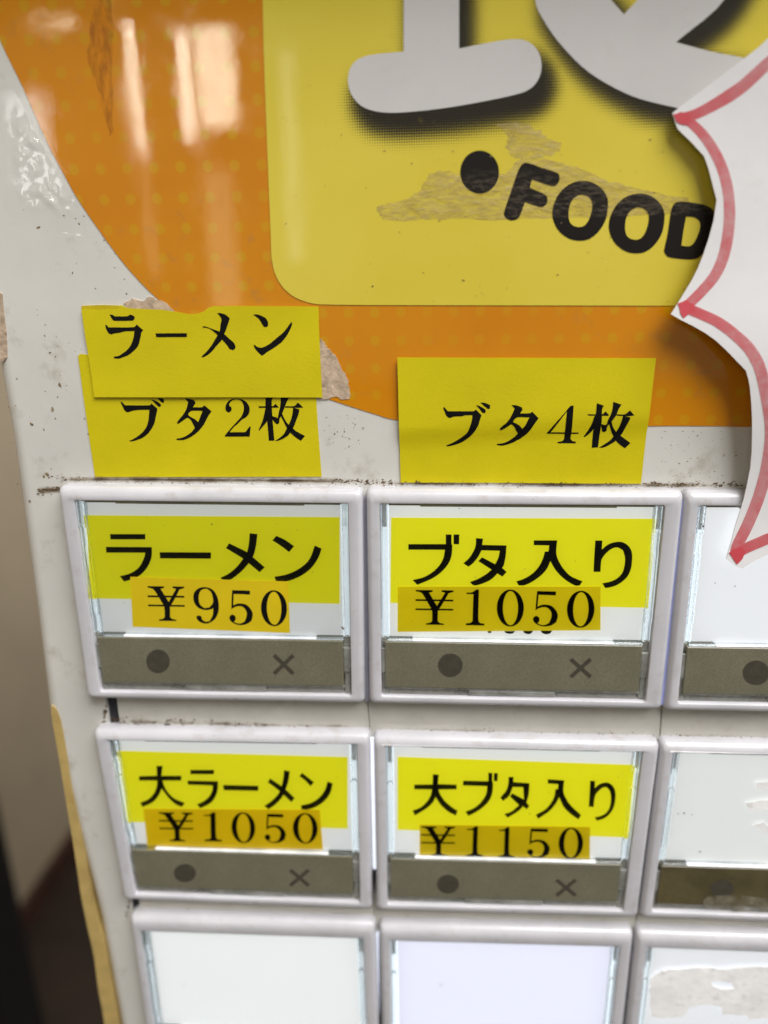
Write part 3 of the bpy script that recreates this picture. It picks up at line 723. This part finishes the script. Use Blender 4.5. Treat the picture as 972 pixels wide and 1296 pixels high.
def bezel(wf, wo):
    mb = MB(); W2, H2 = WB / 2, HB / 2; loops = []
    R_ = 1.35
    loops.append((rrect(-W2, -H2, W2, H2, .9), -5.5)); loops.append((rrect(-W2, -H2, W2, H2, .9), HF - R_ - .3))
    for a in (15, 30, 45, 60, 75, 90):
        t = math.radians(a); i = R_ * (1 - math.cos(t)); loops.append((rrect(-W2 + i * .62, -H2 + i * 1.15, W2 - i * .62, H2 - i * .7, .8), HF - R_ + R_ * math.sin(t)))
    n_out = len(loops)
    ix0, iy0, ix1, iy1 = -20.35, -15.5, 20.0, 16.35
    loops.append((rrect(ix0 - .14, iy0 - .14, ix1 + .14, iy1 + .14, .5), HF))
    loops.append((rrect(ix0 - .04, iy0 - .04, ix1 + .04, iy1 + .04, .4), HF - .04)); loops.append((rrect(ix0, iy0, ix1, iy1, .4), HF - .14)); loops.append((rrect(ix0, iy0, ix1, iy1, .4), .1))
    n = len(loops[0][0]); vv = []; ff = []
    for j, (l, h) in enumerate(loops): vv += [P3(*(wo if j < n_out else wf)(x, y), h) for x, y in l]
    for i in range(len(loops) - 1):
        for k in range(n): ff.append((i * n + k, i * n + (k + 1) % n, (i + 1) * n + (k + 1) % n, (i + 1) * n + k))
    last = (len(loops) - 1) * n
    ff.append(tuple(last + k for k in range(n)))
    mb.add(vv, ff); mb.open = True
    return mb
YEL = (.62, .59, .008)
STK = {(0, 0): [(165, 730), (365, 736), (367, 801), (168, 793)], (1, 0): [(503.3, 742.3), (760, 742.3), (760, 797.5), (503, 799.6)],
       (0, 1): [(181.6, 1023.4), (404.8, 1024.8), (408.8, 1075), (186.6, 1071)], (1, 1): [(531, 1043.5), (746.8, 1046.4), (746.5, 1087.7), (531, 1084.5)]}
BAND = {(0, 0): [(109.5, 652), (430, 654.5), (430, 764), (116, 757)], (1, 0): [(495, 655), (827, 656.5), (818, 769), (494, 763)],
        (0, 1): [(151, 950), (440, 958), (440, 1048.6), (163, 1040)], (1, 1): [(503, 957.6), (803, 968), (794, 1059.7), (503, 1050)]}
NUM = {(0, 0): [('¥', 187.5, 741.8, 234, 786, 2), ('9', 245, 743, 277, 789, 1), ('5', 290, 746.8, 319.8, 791, 1), ('0', 330.3, 747, 363.2, 792.5, 1)],
       (1, 0): [('¥', 526, 746.6, 574, 791, 0), ('1', 589.4, 746, 613, 791.7, 0), ('0', 628.7, 746, 663, 793, 0), ('5', 674.7, 748, 706.3, 793, -1), ('0', 717.5, 747.6, 752.4, 794.5, -1)],
       (0, 1): [('¥', 201.8, 1028, 244.7, 1065, 2), ('1', 258, 1028, 280, 1065, 2), ('0', 293, 1028, 323, 1067, 1.5), ('5', 334.6, 1030, 361.6, 1067, 1), ('0', 370.7, 1029, 402, 1067.7, 1)],
       (1, 1): [('¥', 533, 1045.7, 576, 1083.4, 0), ('1', 590.3, 1045.6, 610.8, 1084, 0), ('1', 630.5, 1046.7, 650.7, 1085.3, 0), ('5', 667.3, 1048.5, 696, 1085.7, -.5), ('0', 707, 1047.4, 738, 1087, -.5)]}
TXT = {(0, 0): GO_00, (1, 0): GO_01, (0, 1): GO_10, (1, 1): GO_11}
DOT = {(0, 0): (200, 837, 15, 15), (1, 0): (570, 842, 15.7, 15), (0, 1): (234, 1105, 14, 11.6), (1, 1): (567, 1119, 14, 12), (2, 0): (957, 851.5, 17, 15.5), (2, 1): (914, 1124.5, 15, 11)}
CRS = {(0, 0): (359, 841, 14, 13.5), (1, 0): (735, 845.5, 14.5, 13), (0, 1): (379, 1111, 13.5, 11.5), (1, 1): (716.5, 1123.5, 14, 11.5)}
LAB = {(0, 0): 'selection button with yellow card priced ¥950 on a bright yellow sticker', (1, 0): 'selection button in the top row with yellow card priced ¥1050 on a mustard sticker',
       (2, 0): 'blank white lit selection button partly covered by the burst shaped paper sign', (0, 1): 'selection button in the second row with yellow card priced ¥1050 on an amber sticker',
       (1, 1): 'selection button with yellow card priced ¥1150 on an amber sticker', (2, 1): 'selection button with scuffed white card and brown stained status strip',
       (0, 2): 'blank greyish white selection button cut off at the bottom left', (1, 2): 'blank bluish white glowing selection button cut off at the bottom middle',
       (2, 2): 'selection button covered with torn grey label residue at the bottom right'}
EM = {(0, 0): (.46, .14), (1, 0): (.66, .20), (0, 1): (.62, .22), (1, 1): (.70, .22), (2, 0): (.74, .3), (2, 1): (.66, .2), (0, 2): (.80, .2), (1, 2): (.84, .4), (2, 2): (.74, .3)}
CARDC = {(0, 0): (.66, .68, .69), (1, 0): (.70, .72, .69), (0, 1): (.66, .67, .70), (1, 1): (.68, .69, .70), (2, 0): (.74, .75, .82), (2, 1): (.74, .75, .73), (0, 2): (.68, .70, .71), (1, 2): (.74, .76, .88), (2, 2): (.74, .75, .83)}
STC = {(0, 0): ((.66, .49, .004), .06), (1, 0): ((.64, .51, .003), .46), (0, 1): ((.62, .43, .002), .48), (1, 1): ((.60, .45, .003), .44)}
HC = 1.2
for r_ in range(3):
    for c in range(3):
        key = (c, r_); wf = warp_of(c, r_); ctr = wf(0, 0)
        root = empty('selection_button', (ctr[0], ctr[1], 0))
        tag(root, LAB[key], 'button', 'selection buttons on the ticket machine')
        bez = bezel(wf, outer_warp(c, r_)).build('bezel', m_bezel, root)
        bmx = bmesh.new(); bmx.from_mesh(bez.data); bmesh.ops.recalc_face_normals(bmx, faces=bmx.faces); bmx.to_mesh(bez.data); bmx.free()
        for p in bez.data.polygons: p.use_smooth = len(p.vertices) == 4
        e = EM[key]
        # lamp panel behind the card
        mb = MB(); box(mb, -20.2, 19.85, -15.3, 6.7, .15, .55, 0, wf)
        mb.build('lamp_panel', lit('lamp_panel_glow', (.8, .85, .88), e[1] * 2.0 + .22, ec=(.85, .92, 1)), root)
        mb = MB(); box(mb, -19.05, 18.75, -14.9, 6.3, .62, HC, 0, wf)
        card = mb.build('menu_card', lit('card_white', CARDC[key], e[0] * .70, ec=(.92, .93, .94) if key != (1, 2) else (.87, .87, 1)), root)
        if key in BAND:
            mb = MB(); prism(mb, px_poly(BAND[key], HC), HC + .01, HC + .05); mb.build('yellow_strip', lit('strip_yellow', YEL, e[0], dirt=.12, ec=(.64, .61, .010)), card)
            write('lettering', TXT[key], HC + .07, m_gothic, card)
            hs = HC + .11 if key != (0, 0) else 1.74
            mb = MB(); prism(mb, px_poly(STK[key], hs), hs, hs + .05)
            st = mb.build('price_sticker', pmat('price_sticker_yellow', STC[key][0], .5, var=.05, vscale=160, bump=.08, bscale=2500, emit=STC[key][1]), root)
            gl = []
            for ch, *bx in NUM[key]: gl += digit(ch, *bx)
            write('lettering', gl, hs + .06, m_ink, st, smoothed=True)
        # clear cover: thin front sheet over the card, moulded rails and side clips
        mb = MB(); flat(mb, [wf(*q) for q in ((-19.1, -15.05), (18.75, -15.05), (18.75, 6.3), (-19.1, 6.3))], 1.68); mb.build('clear_cover', m_pane, root)
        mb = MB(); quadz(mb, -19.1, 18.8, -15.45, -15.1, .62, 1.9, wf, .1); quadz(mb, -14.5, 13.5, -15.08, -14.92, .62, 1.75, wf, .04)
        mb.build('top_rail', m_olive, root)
        for s0, s1 in ((-20.28, -19.15), (18.82, 19.92)):
            mb = MB()
            w_ = s1 - s0
            for xa, xb, dh in ((s0, s0 + .24 * w_, .0), (s0 + .26 * w_, s0 + .76 * w_, -.45), (s0 + .78 * w_, s1, -.1)):
                prof_ = []
                for y0, y1, hh in ((-15.4, -11.2, 2.2), (-11.2, -8.2, 1.9), (-8.2, 3.2, 2.1), (3.2, 6.3, 1.8)):
                    prof_ += [(y0 + .08, hh + dh), (y1 - .08, hh + dh)]
                prof_ = prof_ + [(6.3, .62), (-15.4, .62)]; nn = len(prof_); xs_ = (xa, xa + .07, xb - .07, xb); vv = []; ff = []
                for k, xx in enumerate(xs_): vv += [P3(*wf(xx, y), h - (.07 if k in (0, 3) and h > .7 else 0)) for y, h in prof_]
                for k in range(3):
                    for j in range(nn): ff.append((k * nn + j, k * nn + (j + 1) % nn, (k + 1) * nn + (j + 1) % nn, (k + 1) * nn + j))
                ff += [tuple(range(nn)), tuple(3 * nn + j for j in reversed(range(nn)))]
                mb.add(vv, ff)
            mb.build('side_clip', m_glass, root)
            mb = MB(); quadz(mb, s0, s1, 6.4, 8.0, .3, 1.4, wf, .08); quadz(mb, s0, s1, 8.05, 12.3, .3, 2.0, wf, .1); quadz(mb, s0 + .1, s1 - .1, 12.35, 16.2, .3, 1.8, wf, .15)
            mb.build('side_wall', m_frost, root)
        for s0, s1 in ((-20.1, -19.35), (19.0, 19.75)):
            mb = MB(); quadz(mb, s0, s1, -15.1, -11.5, .56, .61, wf, .01); mb.build('clip_glow', m_edge if key != (0, 0) else m_edge_dim, root)  # glowing block added to paint the highlight in the clip top
        # status strip: olive print behind a clear raised block
        mb = MB(); quadz(mb, -19.75, 18.8, 6.78, 14.75, .62, 2.2, wf, .1)
        bar = mb.build('status_strip', m_bar_dirty if key == (2, 1) else m_bar, root)
        mb = MB(); quadz(mb, -19.45, -15.6, 6.4, 6.76, 1.0, 2.05, wf, .15); mb.build('strip_edge', m_glass, bar)
        mb = MB(); quadz(mb, 14.7, 18.85, 6.4, 6.76, 1.0, 2.05, wf, .15); mb.build('strip_edge', m_glass, bar)
        mb = MB(); quadz(mb, -15.55, 14.65, 6.48, 6.76, 1.0, 2.1, wf, .1); mb.build('strip_edge', m_edge, bar)  # glow paints the bright highlight along the strip's top edge
        mb = MB(); quadz(mb, -19.5, 18.9, 14.8, 15.1, .3, 2.05, wf, .08); quadz(mb, -19.2, -7.0, 15.14, 16.2, .3, 1.7, wf, .12); quadz(mb, -6.9, 6.5, 15.14, 16.1, .3, 1.95, wf, .2); quadz(mb, 6.6, 18.7, 15.14, 16.2, .3, 1.7, wf, .12)
        mb.build('bottom_rail', m_frost, root)
        hb = 2.22
        if key in DOT:
            mb = MB(); flat(mb, px_poly(ell(*DOT[key]), hb), hb); mb.build('circle_mark', m_mark, bar)
        elif r_ == 2:
            for nm, xx in (('circle_mark', -9.6),):
                mb = MB(); flat(mb, [wf(xx + 1.6 * math.cos(k / 32 * 2 * math.pi), 10.7 + 1.6 * math.sin(k / 32 * 2 * math.pi)) for k in range(32)], hb); mb.build(nm, m_mark, bar)
        def cross(cx, cy, rx, ry, t=.26):
            pts = [(-1, -1 + t), (-1 + t, -1), (0, -t), (1 - t, -1), (1, -1 + t), (t, 0), (1, 1 - t), (1 - t, 1), (0, t), (-1 + t, 1), (-1, 1 - t), (-t, 0)]
            return [(cx + rx * a, cy + ry * b_) for a, b_ in pts]
        mb = MB(); mb.open = True
        flat(mb, px_poly(cross(*CRS[key]), hb) if key in CRS else [wf(*p) for p in cross(9.6, 10.8, 1.5, 1.5)], hb); mb.build('cross_mark', m_mark, bar)
        if key == (2, 1):
            K = crop(790, 900, 182 / 596)
            for i, t in enumerate(([(545, 295), (600, 292), (680, 300), (680, 335), (600, 333), (550, 320)], [(500, 380), (560, 370), (610, 365), (690, 372), (690, 402), (600, 403), (520, 415)], [(530, 475), (575, 460), (600, 478), (650, 480), (650, 512), (600, 510), (580, 505)])):
                mb = MB(); prism(mb, px_poly(ragged(K(t), .5, 3, 40 + i), 1.74), 1.72, 1.78); mb.build('torn_residue', m_residue, root)
            mb = MB(); prism(mb, px_poly(ragged(K([(325, 790), (345, 770), (440, 762), (520, 768), (570, 775), (680, 800), (680, 835), (440, 830), (335, 815)]), .5, 3, 50), 2.25), 2.24, 2.29); mb.build('tape_residue', m_scuff, root)
        if key == (2, 2):
            K = crop(790, 900, 182 / 596)
            mb = MB(); prism(mb, [px_poly(ragged(K([(112, 1105), (150, 1075), (190, 1070), (300, 1064), (420, 1066), (600, 1060), (760, 1066), (760, 1272), (600, 1275), (520, 1275), (500, 1260), (410, 1255), (400, 1225), (310, 1218), (270, 1235), (240, 1268), (170, 1272), (110, 1270), (104, 1180)]), 1.5, 4, 60), 1.74),
                                  px_poly(ragged(K([(360, 1120), (400, 1118), (440, 1125), (455, 1150), (400, 1150), (370, 1140)]), .5, 3, 61), 1.74)], 1.72, 1.8)
            mb.build('torn_residue', m_residue, root)
# crinkled clear film on the white field at the upper left
fl = px_poly(soft([(-10, 110), (14, 110), (40, 160), (62, 200), (80, 235), (108, 275), (108, 300), (60, 290), (10, 270), (-10, 200)], 70, 3), .05)
CL = [U(36, 190), U(66, 248)]
def hfilm(x, y):
    w_ = max(math.exp(-((x - CL[0][0]) / 1.6) ** 2 - ((y - CL[0][1]) / 3.0) ** 2), math.exp(-((x - CL[1][0]) / 3.6) ** 2 - ((y - CL[1][1]) / 1.6) ** 2))
    return .004 + w_ * .24 * abs(mnoise.noise(Vector((x * .55, y * .38, 1.3))) + .5 * mnoise.noise(Vector((x * 1.2, y * .9, 7.3))))
m_film = pmat('crinkled_film', (.70, .685, .635), .34, coat=.8, var=.05, vscale=60, coat_rough=.03)
grid_sheet(fl, .35, hfilm, 'crinkled_film', m_film, machine, thick=0)
# glowing strips that paint button light leaking through the narrow seams
def seam(p0, p1, w, emit, colr, hh=-.6):
    mb = MB(); a, b_ = U(*p0, hh), U(*p1, hh)
    prism(mb, [(a[0] - w, a[1]), (a[0] + w, a[1]), (b_[0] + w, b_[1]), (b_[0] - w, b_[1])], hh - .5, hh)
    mb.build('seam_leak_strip', pmat('seam_glow', colr, .5, emit=emit, emitcol=colr), machine)
seam((863.5, 634), (837.5, 892), .35, .16, (.42, .46, .85), 1.2)
mb = MB(); a_, b_ = U(462, 630, .9), U(465.6, 888, .9); prism(mb, [(a_[0] - .35, a_[1]), (a_[0] + .35, a_[1]), (b_[0] + .35, b_[1]), (b_[0] - .35, b_[1])], .3, .9)
mb.build('seam_plate', pmat('grey_seam', (.30, .30, .36), .5), machine)
seam((471.5, 935), (474.5, 1100), .3, .7, (.85, .9, 1), .6)
seam((477.5, 1182), (478.5, 1310), .25, .5, (.8, .86, 1), .6)

# ------------------------------------------------------------------ paper labels on the panel
def hl(seed, base, amp, sx=.06, sy=.12):
    return lambda x, y: base + amp * (1 + mnoise.noise(Vector((x * sx + seed, y * sy, seed * 1.7))))
lab_low = px_poly([(98.5, 450), (102, 448), (112, 449), (398, 495), (400, 503), (403, 550), (407, 603.5), (120, 604), (113, 556), (105, 500)], .15)
h1 = hl(3.1, .09, .03)
o = grid_sheet(lab_low, 1.2, h1, 'paper_label', m_label, None, .09); tag(o, 'yellow paper label reading ブタ2枚, lower of the two overlapping at left', 'label', 'yellow paper labels above the buttons')
write('lettering', MIN_BUTA2, .25, m_ink, o, ang=45, n=3, hf=h1)
strip = px_poly([(103, 387), (128, 386), (150, 386.5), (158, 389), (172, 391), (185, 393), (172, 398), (120, 399), (104, 396)], .15)
h2 = hl(8.3, .20, .22, .06, .13)
lab_up = px_poly([(103.5, 391), (125, 392), (150, 391), (153, 386), (162, 390), (180, 391), (205, 392), (226, 395), (240, 397.5), (250, 397), (258, 394), (264, 389.5), (270, 387.5), (300, 387), (403, 388), (404.5, 430), (408, 503), (300, 502.5), (120, 502.5), (116, 475), (112, 450), (107, 418)], .3)
o = grid_sheet(lab_up, 1.2, h2, 'paper_label', m_label, None, .09); tag(o, 'yellow paper label with torn top edge reading ラーメン, upper of the two overlapping', 'label', 'yellow paper labels above the buttons')
write('lettering', MIN_RAMEN, .4, m_ink, o, ang=45, n=3, hf=h2)
mb = MB(); prism(mb, strip, .02, .16); mb.build('old_layer', m_label2, o)
h3b = hl(5.7, .10, .10, .05, .08); YB = U(660, 545)[1]
def h3(x, y):
    t = max(0, min(1, (y - YB + 1.6 + .05 * (x - 70)) / 3.2)); t = t * t * (3 - 2 * t)
    return h3b(x, y) + .42 * (1 - t)
lab_r = px_poly([(503, 452), (829.5, 453), (824, 500), (816, 570), (811.5, 612.5), (650, 611.5), (507, 611), (505, 540)], .3)
o = grid_sheet(lab_r, 1.2, h3, 'paper_label', m_label, None, .09); tag(o, 'single yellow paper label reading ブタ4枚 above the middle button', 'label', 'yellow paper labels above the buttons')
write('lettering', MIN_BUTA4, .4, m_ink, o, ang=45, n=3, hf=h3)

# ------------------------------------------------------------------ burst shaped paper sign
def hs_(x, y):
    t = max(0, min(1, (y + 46) / 30)); t = t * t * (3 - 2 * t)
    return 1.7 + 1.8 * t + .3 * math.sin((y + 24) * .2) * t + .3 * mnoise.noise(Vector((x * .07, y * .07, 2.2))) + .06 * abs(mnoise.noise(Vector((x * .2 + y * .12, y * .05, 9))))
out_px = [(1110, -60), (1040, -10), (1000, 22), (960, 60), (905, 102), (866, 131), (851, 143), (854, 153), (857.5, 163), (875, 180), (891, 197.5), (897, 214), (902, 234), (907, 253), (905, 267), (903, 280), (897, 302), (889.5, 324), (883, 340), (875.6, 354.6), (862, 377), (849, 397.6), (862, 405), (876, 412), (892, 421), (906, 431), (919, 443), (931, 455.5), (944, 469), (947, 479), (949, 489), (951, 510.6), (952, 530), (952, 547), (951.5, 570), (950, 591), (945, 616), (941, 633), (936.7, 647), (930, 668), (925.6, 686), (921, 700), (919.5, 707), (925, 712), (931, 716.5), (940, 719.6), (950, 713), (959, 708), (985, 696), (1040, 684), (1110, 690)]
def Usign(x, y):
    h = 3.8
    for _ in range(6): q = U(x, y, h); h = hs_(*q)
    return q
sgn = grid_sheet([Usign(*p) for p in out_px], 1.6, hs_, 'paper_sign', m_paper, None, .16)
tag(sgn, 'white burst shaped paper sign with red marker outline at the right edge', 'paper sign')
def marker():
    m, nt, p = newmat('red_marker_ink')
    n = noise(nt, 1500, 5, .75); n2 = noise(nt, 420, 4)
    at = nd(nt, 'ShaderNodeAttribute', attribute_name='print_ink')
    f = mth(nt, 'ADD', mth(nt, 'MULTIPLY', ramp(nt, n, .3, .7), .5), mth(nt, 'MULTIPLY', ramp(nt, n2, .3, .7), .35))
    f = mth(nt, 'ADD', mth(nt, 'MULTIPLY', f, mth(nt, 'SUBTRACT', 1.0, at.outputs['Fac'])), mth(nt, 'MULTIPLY', at.outputs['Fac'], .9))
    nt.links.new(mixc(nt, f, (.72, .36, .36), (.58, .03, .05)), p.inputs['Base Color'])
    nt.links.new(mth(nt, 'MULTIPLY_ADD', f, .5, .5), p.inputs['Alpha'])
    p.inputs['Roughness'].default_value = .6
    return m
m_marker = marker()
K7, K8 = crop(820, 60, 152 / 547), crop(820, 380, 152 / 547)
def stroke(pts, wid, dens, name='marker_line', lift=.02):
    """one pass of the marker pen, following the paper's curl"""
    pl = catmull(pts, 10); m = len(pl); vv = []; ff = []; at = []
    for i, p in enumerate(pl):
        a, c = pl[max(0, i - 1)], pl[min(m - 1, i + 1)]
        dx_, dy_ = c[0] - a[0], c[1] - a[1]; l = math.hypot(dx_, dy_) + 1e-9
        t = i / (m - 1) * (len(wid) - 1); k = min(int(t), len(wid) - 2); w_ = .9 * (wid[k] + (wid[k + 1] - wid[k]) * (t - k))
        dn = dens[k] + (dens[k + 1] - dens[k]) * (t - k)
        for j in range(7):
            s = (j / 6 - .5) * w_; q = Usign(p[0] - dy_ / l * s, p[1] + dx_ / l * s)
            vv.append(P3(q[0], q[1], hs_(*q) + lift)); at.append(dn if 0 < j < 6 else dn * .6)
    for i in range(m - 1):
        for j in range(6): ff.append((i * 7 + j, i * 7 + j + 1, i * 7 + j + 8, i * 7 + j + 7))
    mb = MB(); mb.add(vv, ff); o = mb.build(name, m_marker, sgn, smooth=True)
    o.data.attributes.new('print_ink', 'FLOAT', 'POINT').data.foreach_set('value', at)
stroke(K7([(700, -60), (547, 72), (440, 170), (370, 220), (290, 268), (215, 305), (140, 325)]), [15, 17, 18, 15, 14], [.1, .2, .55, .6, 1], lift=.02)
stroke(K7([(165, 318), (240, 385), (300, 470), (345, 570), (368, 680), (370, 800), (350, 930), (310, 1030), (250, 1105), (170, 1185)]), [13, 15, 15.5, 16, 16, 15, 14], [.9, .35, .1, .1, .1, .25, .6], lift=.03)
stroke(K8([(165, 30), (240, 62), (320, 100), (400, 160), (465, 225), (510, 310), (540, 440), (560, 590), (545, 740), (510, 880), (455, 1020), (405, 1120), (395, 1160)]), [15, 15, 16, 17, 17, 17, 17, 16, 13], [1, .7, .3, .1, .05, .05, .1, .3, .9], lift=.04)
stroke(K8([(390, 1160), (440, 1132), (500, 1105), (580, 1075), (720, 1050)]), [14, 15, 15, 15], [1, .7, .6, .5], lift=.05)
def blot(pts, K, lift):
    lp = [Usign(*p) for p in soft(ragged(K(pts), .6, 2, 3), 80, 3)]
    mb = MB(); flat(mb, lp, lambda x, y: hs_(x, y) + lift); o = mb.build('marker_blot', m_marker, sgn)
    o.data.attributes.new('print_ink', 'FLOAT', 'POINT').data.foreach_set('value', [1.0] * len(o.data.vertices))
blot([(115, 305), (150, 296), (185, 300), (195, 330), (180, 352), (150, 352), (128, 338)], K7, .07)
blot([(135, 1165), (175, 1152), (210, 1170), (210, 1200), (170, 1225), (160, 1235), (148, 1212)], K7, .07)
blot([(368, 1150), (390, 1135), (425, 1125), (442, 1150), (430, 1175), (405, 1205), (388, 1180)], K8, .07)

# ------------------------------------------------------------------ grime and specks
def flake(mb, x, y, s, h, rnd, asp=1.0, ang=0.0):
    n = 6; pts = []
    for k in range(n):
        a = 2 * math.pi * k / n; rr = s * rnd.uniform(.45, 1.1); px, py = rr * math.cos(a) * asp, rr * math.sin(a)
        pts.append((x + px * math.cos(ang) - py * math.sin(ang), y + px * math.sin(ang) + py * math.cos(ang)))
    c = P3(x, y, h + s * .35 * rnd.random() + .01)
    ring = [P3(a, b_, h) for a, b_ in pts]
    m0 = len(mb.v); mb.add(ring + [c], [(i, (i + 1) % n, n) for i in range(n)])
def smear_mat():
    m, nt, p = newmat('brown_grime_smear')
    at = nd(nt, 'ShaderNodeAttribute', attribute_name='print_ink')
    n1 = noise(nt, 900, 7, .72, stretch=(.45, 1, 1)); n2 = noise(nt, 110, 3)
    d = mth(nt, 'MULTIPLY', at.outputs['Fac'], mth(nt, 'MULTIPLY_ADD', ramp(nt, n2, .3, .65), .9, .25))
    a_ = ramp(nt, mth(nt, 'ADD', d, mth(nt, 'SUBTRACT', n1, .5)), .28, 1.0)
    nt.links.new(a_, p.inputs['Alpha']); nt.links.new(mixc(nt, a_, (.34, .25, .13), (.05, .026, .010)), p.inputs['Base Color'])
    p.inputs['Roughness'].default_value = .8
    return m
m_smear = smear_mat()
def smear(p0, p1, up, dn, h, peak=1.0):
    vv = []; ff = []; at = []; nx = 60; ny = 8
    for i in range(nx + 1):
        t = i / nx; x, y = p0[0] + (p1[0] - p0[0]) * t, p0[1] + (p1[1] - p0[1]) * t
        for j in range(ny + 1):
            u_ = j / ny; q = U(x, y - up + (up + dn) * u_, h); vv.append(P3(q[0], q[1], h + .003))
            dd = abs((u_ * (up + dn) - up)) / (up if u_ * (up + dn) < up else dn); at.append(peak * max(0, 1 - dd) ** 1.6 * min(1, 8 * t, 8 * (1 - t)))
    for i in range(nx):
        for j in range(ny): ff.append((i * (ny + 1) + j, i * (ny + 1) + j + 1, (i + 1) * (ny + 1) + j + 1, (i + 1) * (ny + 1) + j))
    mb = MB(); mb.open = True; mb.add(vv, ff); o = mb.build('grime_smear', m_smear, machine)
    o.data.attributes.new('print_ink', 'FLOAT', 'POINT').data.foreach_set('value', at); tag(o, kind='stuff')
smear((50, 607), (480, 609.5), 11, 4, .12, 1.15); smear((86, 606), (420, 608.5), 3.5, 2.5, .14, 1.7); smear((470, 611), (955, 614.5), 7, 4, .12, 1.0); smear((460, 612), (955, 616), 2.5, 2, .14, 1.2)
smear((44, 621), (84, 619), 10, 9, .03, 1.2); smear((138, 913), (470, 921), 9, 5, .12, .7); smear((476, 922), (835, 931), 8, 5, .12, .5); smear((838, 931), (1000, 935), 8, 5, .12, .5)
rnd = random.Random(11)
gm = MB(); gm.open = True
def line_grime(x0, y0, x1, y1, n, spread, smin, smax, h=.02, clump=.5):
    for _ in range(n):
        t = rnd.random(); t = t if mnoise.noise(Vector((t * 14 + x0, y0, 0))) > -clump else rnd.random()
        d = rnd.gauss(0, spread); q = U(x0 + (x1 - x0) * t, y0 + (y1 - y0) * t + d, h)
        flake(gm, q[0], q[1], rnd.uniform(smin, smax) * rnd.random() ** .6, h, rnd, rnd.uniform(1, 3), rnd.gauss(0, .3))
line_grime(48, 622, 76, 619, 50, 2.2, .05, .2); line_grime(60, 605, 115, 606.5, 40, 2.5, .04, .16)
line_grime(90, 605.5, 408, 608.5, 140, 1.3, .03, .11, .12); line_grime(78, 609, 460, 613.5, 160, 1.4, .03, .11, .3)
line_grime(420, 609, 500, 611, 110, 1.6, .04, .18); line_grime(460, 612, 862, 614.5, 330, 1.5, .03, .13, .3); line_grime(815, 612, 945, 614, 120, 1.6, .05, .2)
line_grime(140, 912, 340, 919, 260, 2.4, .04, .17, .3); line_grime(300, 918, 470, 923, 70, 2, .04, .12, .3); line_grime(480, 922, 830, 931, 110, 2.2, .03, .13, .3)
line_grime(135, 892, 131, 914, 60, 4, .05, .2); line_grime(164, 1140, 160, 1160, 50, 4, .05, .2); line_grime(840, 931, 972, 935, 60, 2, .03, .13, .3)
line_grime(830, 1176, 972, 1182, 50, 3, .03, .1, .3); line_grime(170, 1158, 470, 1168, 50, 2.4, .03, .09, .3)
g_ = gm.build('grime', m_grime, machine); tag(g_, kind='stuff')
gm = MB(); gm.open = True
for _ in range(320):
    x, y = rnd.uniform(5, 230), rnd.uniform(240, 620)
    if y < 1.62 * x - 10 + 60 * 0 and y < 385 and x > 95 and y < (x - 20) * 2.0: continue
    k = mnoise.noise(Vector((x * .02, y * .02, 4)))
    if rnd.random() > .5 + k * 1.2: continue
    q = U(x, y, .02); flake(gm, q[0], q[1], rnd.uniform(.04, .22) * rnd.random(), .02, rnd, rnd.uniform(1, 2.2), rnd.uniform(0, 3))
for x, y, s in ((75, 487, .35), (137, 267, .25), (66, 519, .28), (40, 537, .3), (160, 545, .2), (60, 600, .4), (38, 634, .25), (130, 585, .35), (185, 268, .2)):
    q = U(x, y, .02); flake(gm, q[0], q[1], s, .02, rnd, 1.3, 1)
for _ in range(120):
    x, y = rnd.uniform(410, 500), rnd.uniform(525, 600); q = U(x, y, .02)
    if math.hypot(x - 432, y - 538) < 34: flake(gm, q[0], q[1], rnd.uniform(.05, .2) * rnd.random(), .02, rnd, 2, rnd.uniform(0, 3))
for _ in range(140):
    x, y = rnd.uniform(835, 945), rnd.uniform(545, 612); q = U(x, y, .02); flake(gm, q[0], q[1], rnd.uniform(.03, .12) * rnd.random(), .02, rnd, 2, rnd.uniform(-.4, .4))
for _ in range(170):
    x, y = rnd.uniform(360, 870), rnd.uniform(150, 384); q = U(x, y, .25)
    flake(gm, q[0], q[1], rnd.uniform(.03, .13) * rnd.random() ** 2, .25, rnd, 2, rnd.uniform(-.5, .5))
tag(gm.build('speck', m_speck, machine), kind='stuff')
# wipe marks on bezels and rails
gm = MB(); gm.open = True
for _ in range(260):
    x, y = rnd.uniform(90, 972), rnd.uniform(620, 1296); q = U(x, y, HF)
    u_, v_ = (q[0] % PX_) - WB / 2, (q[1] % PY_) - HB / 2
    if abs(u_) < 20.9 and -16.2 < v_ < 16.8: continue
    if abs(u_) > 21 or abs(v_) > 16.6 or q[0] < 0: continue
    flake(gm, q[0], q[1], rnd.uniform(.03, .13) * rnd.random(), HF + .005, rnd, 1.5, rnd.uniform(0, 3))
for x, y in ((106, 787), (109, 789), (888, 664), (890, 666), (858, 1030), (866, 1029), (886, 1078), (876, 1031), (238, 1150), (232, 1247), (268, 664), (268, 663), (558, 1246), (559, 1249), (670, 1030), (905, 738), (930, 742), (400, 800), (434, 795), (500, 1040)):
    q = U(x, y, 1.75); flake(gm, q[0], q[1], rnd.uniform(.07, .17), 1.76, rnd, rnd.uniform(1, 2.4), rnd.uniform(0, 3))
for c in range(3):
    for r_ in range(3):
        for _ in range(16):
            q = warp_of(c, r_)(rnd.uniform(-18, 18), rnd.uniform(-15, 5)); flake(gm, q[0], q[1], rnd.uniform(.02, .07), 1.7, rnd, rnd.uniform(1, 2.4), rnd.uniform(0, 3))
tag(gm.build('speck', m_grime, machine), kind='stuff')
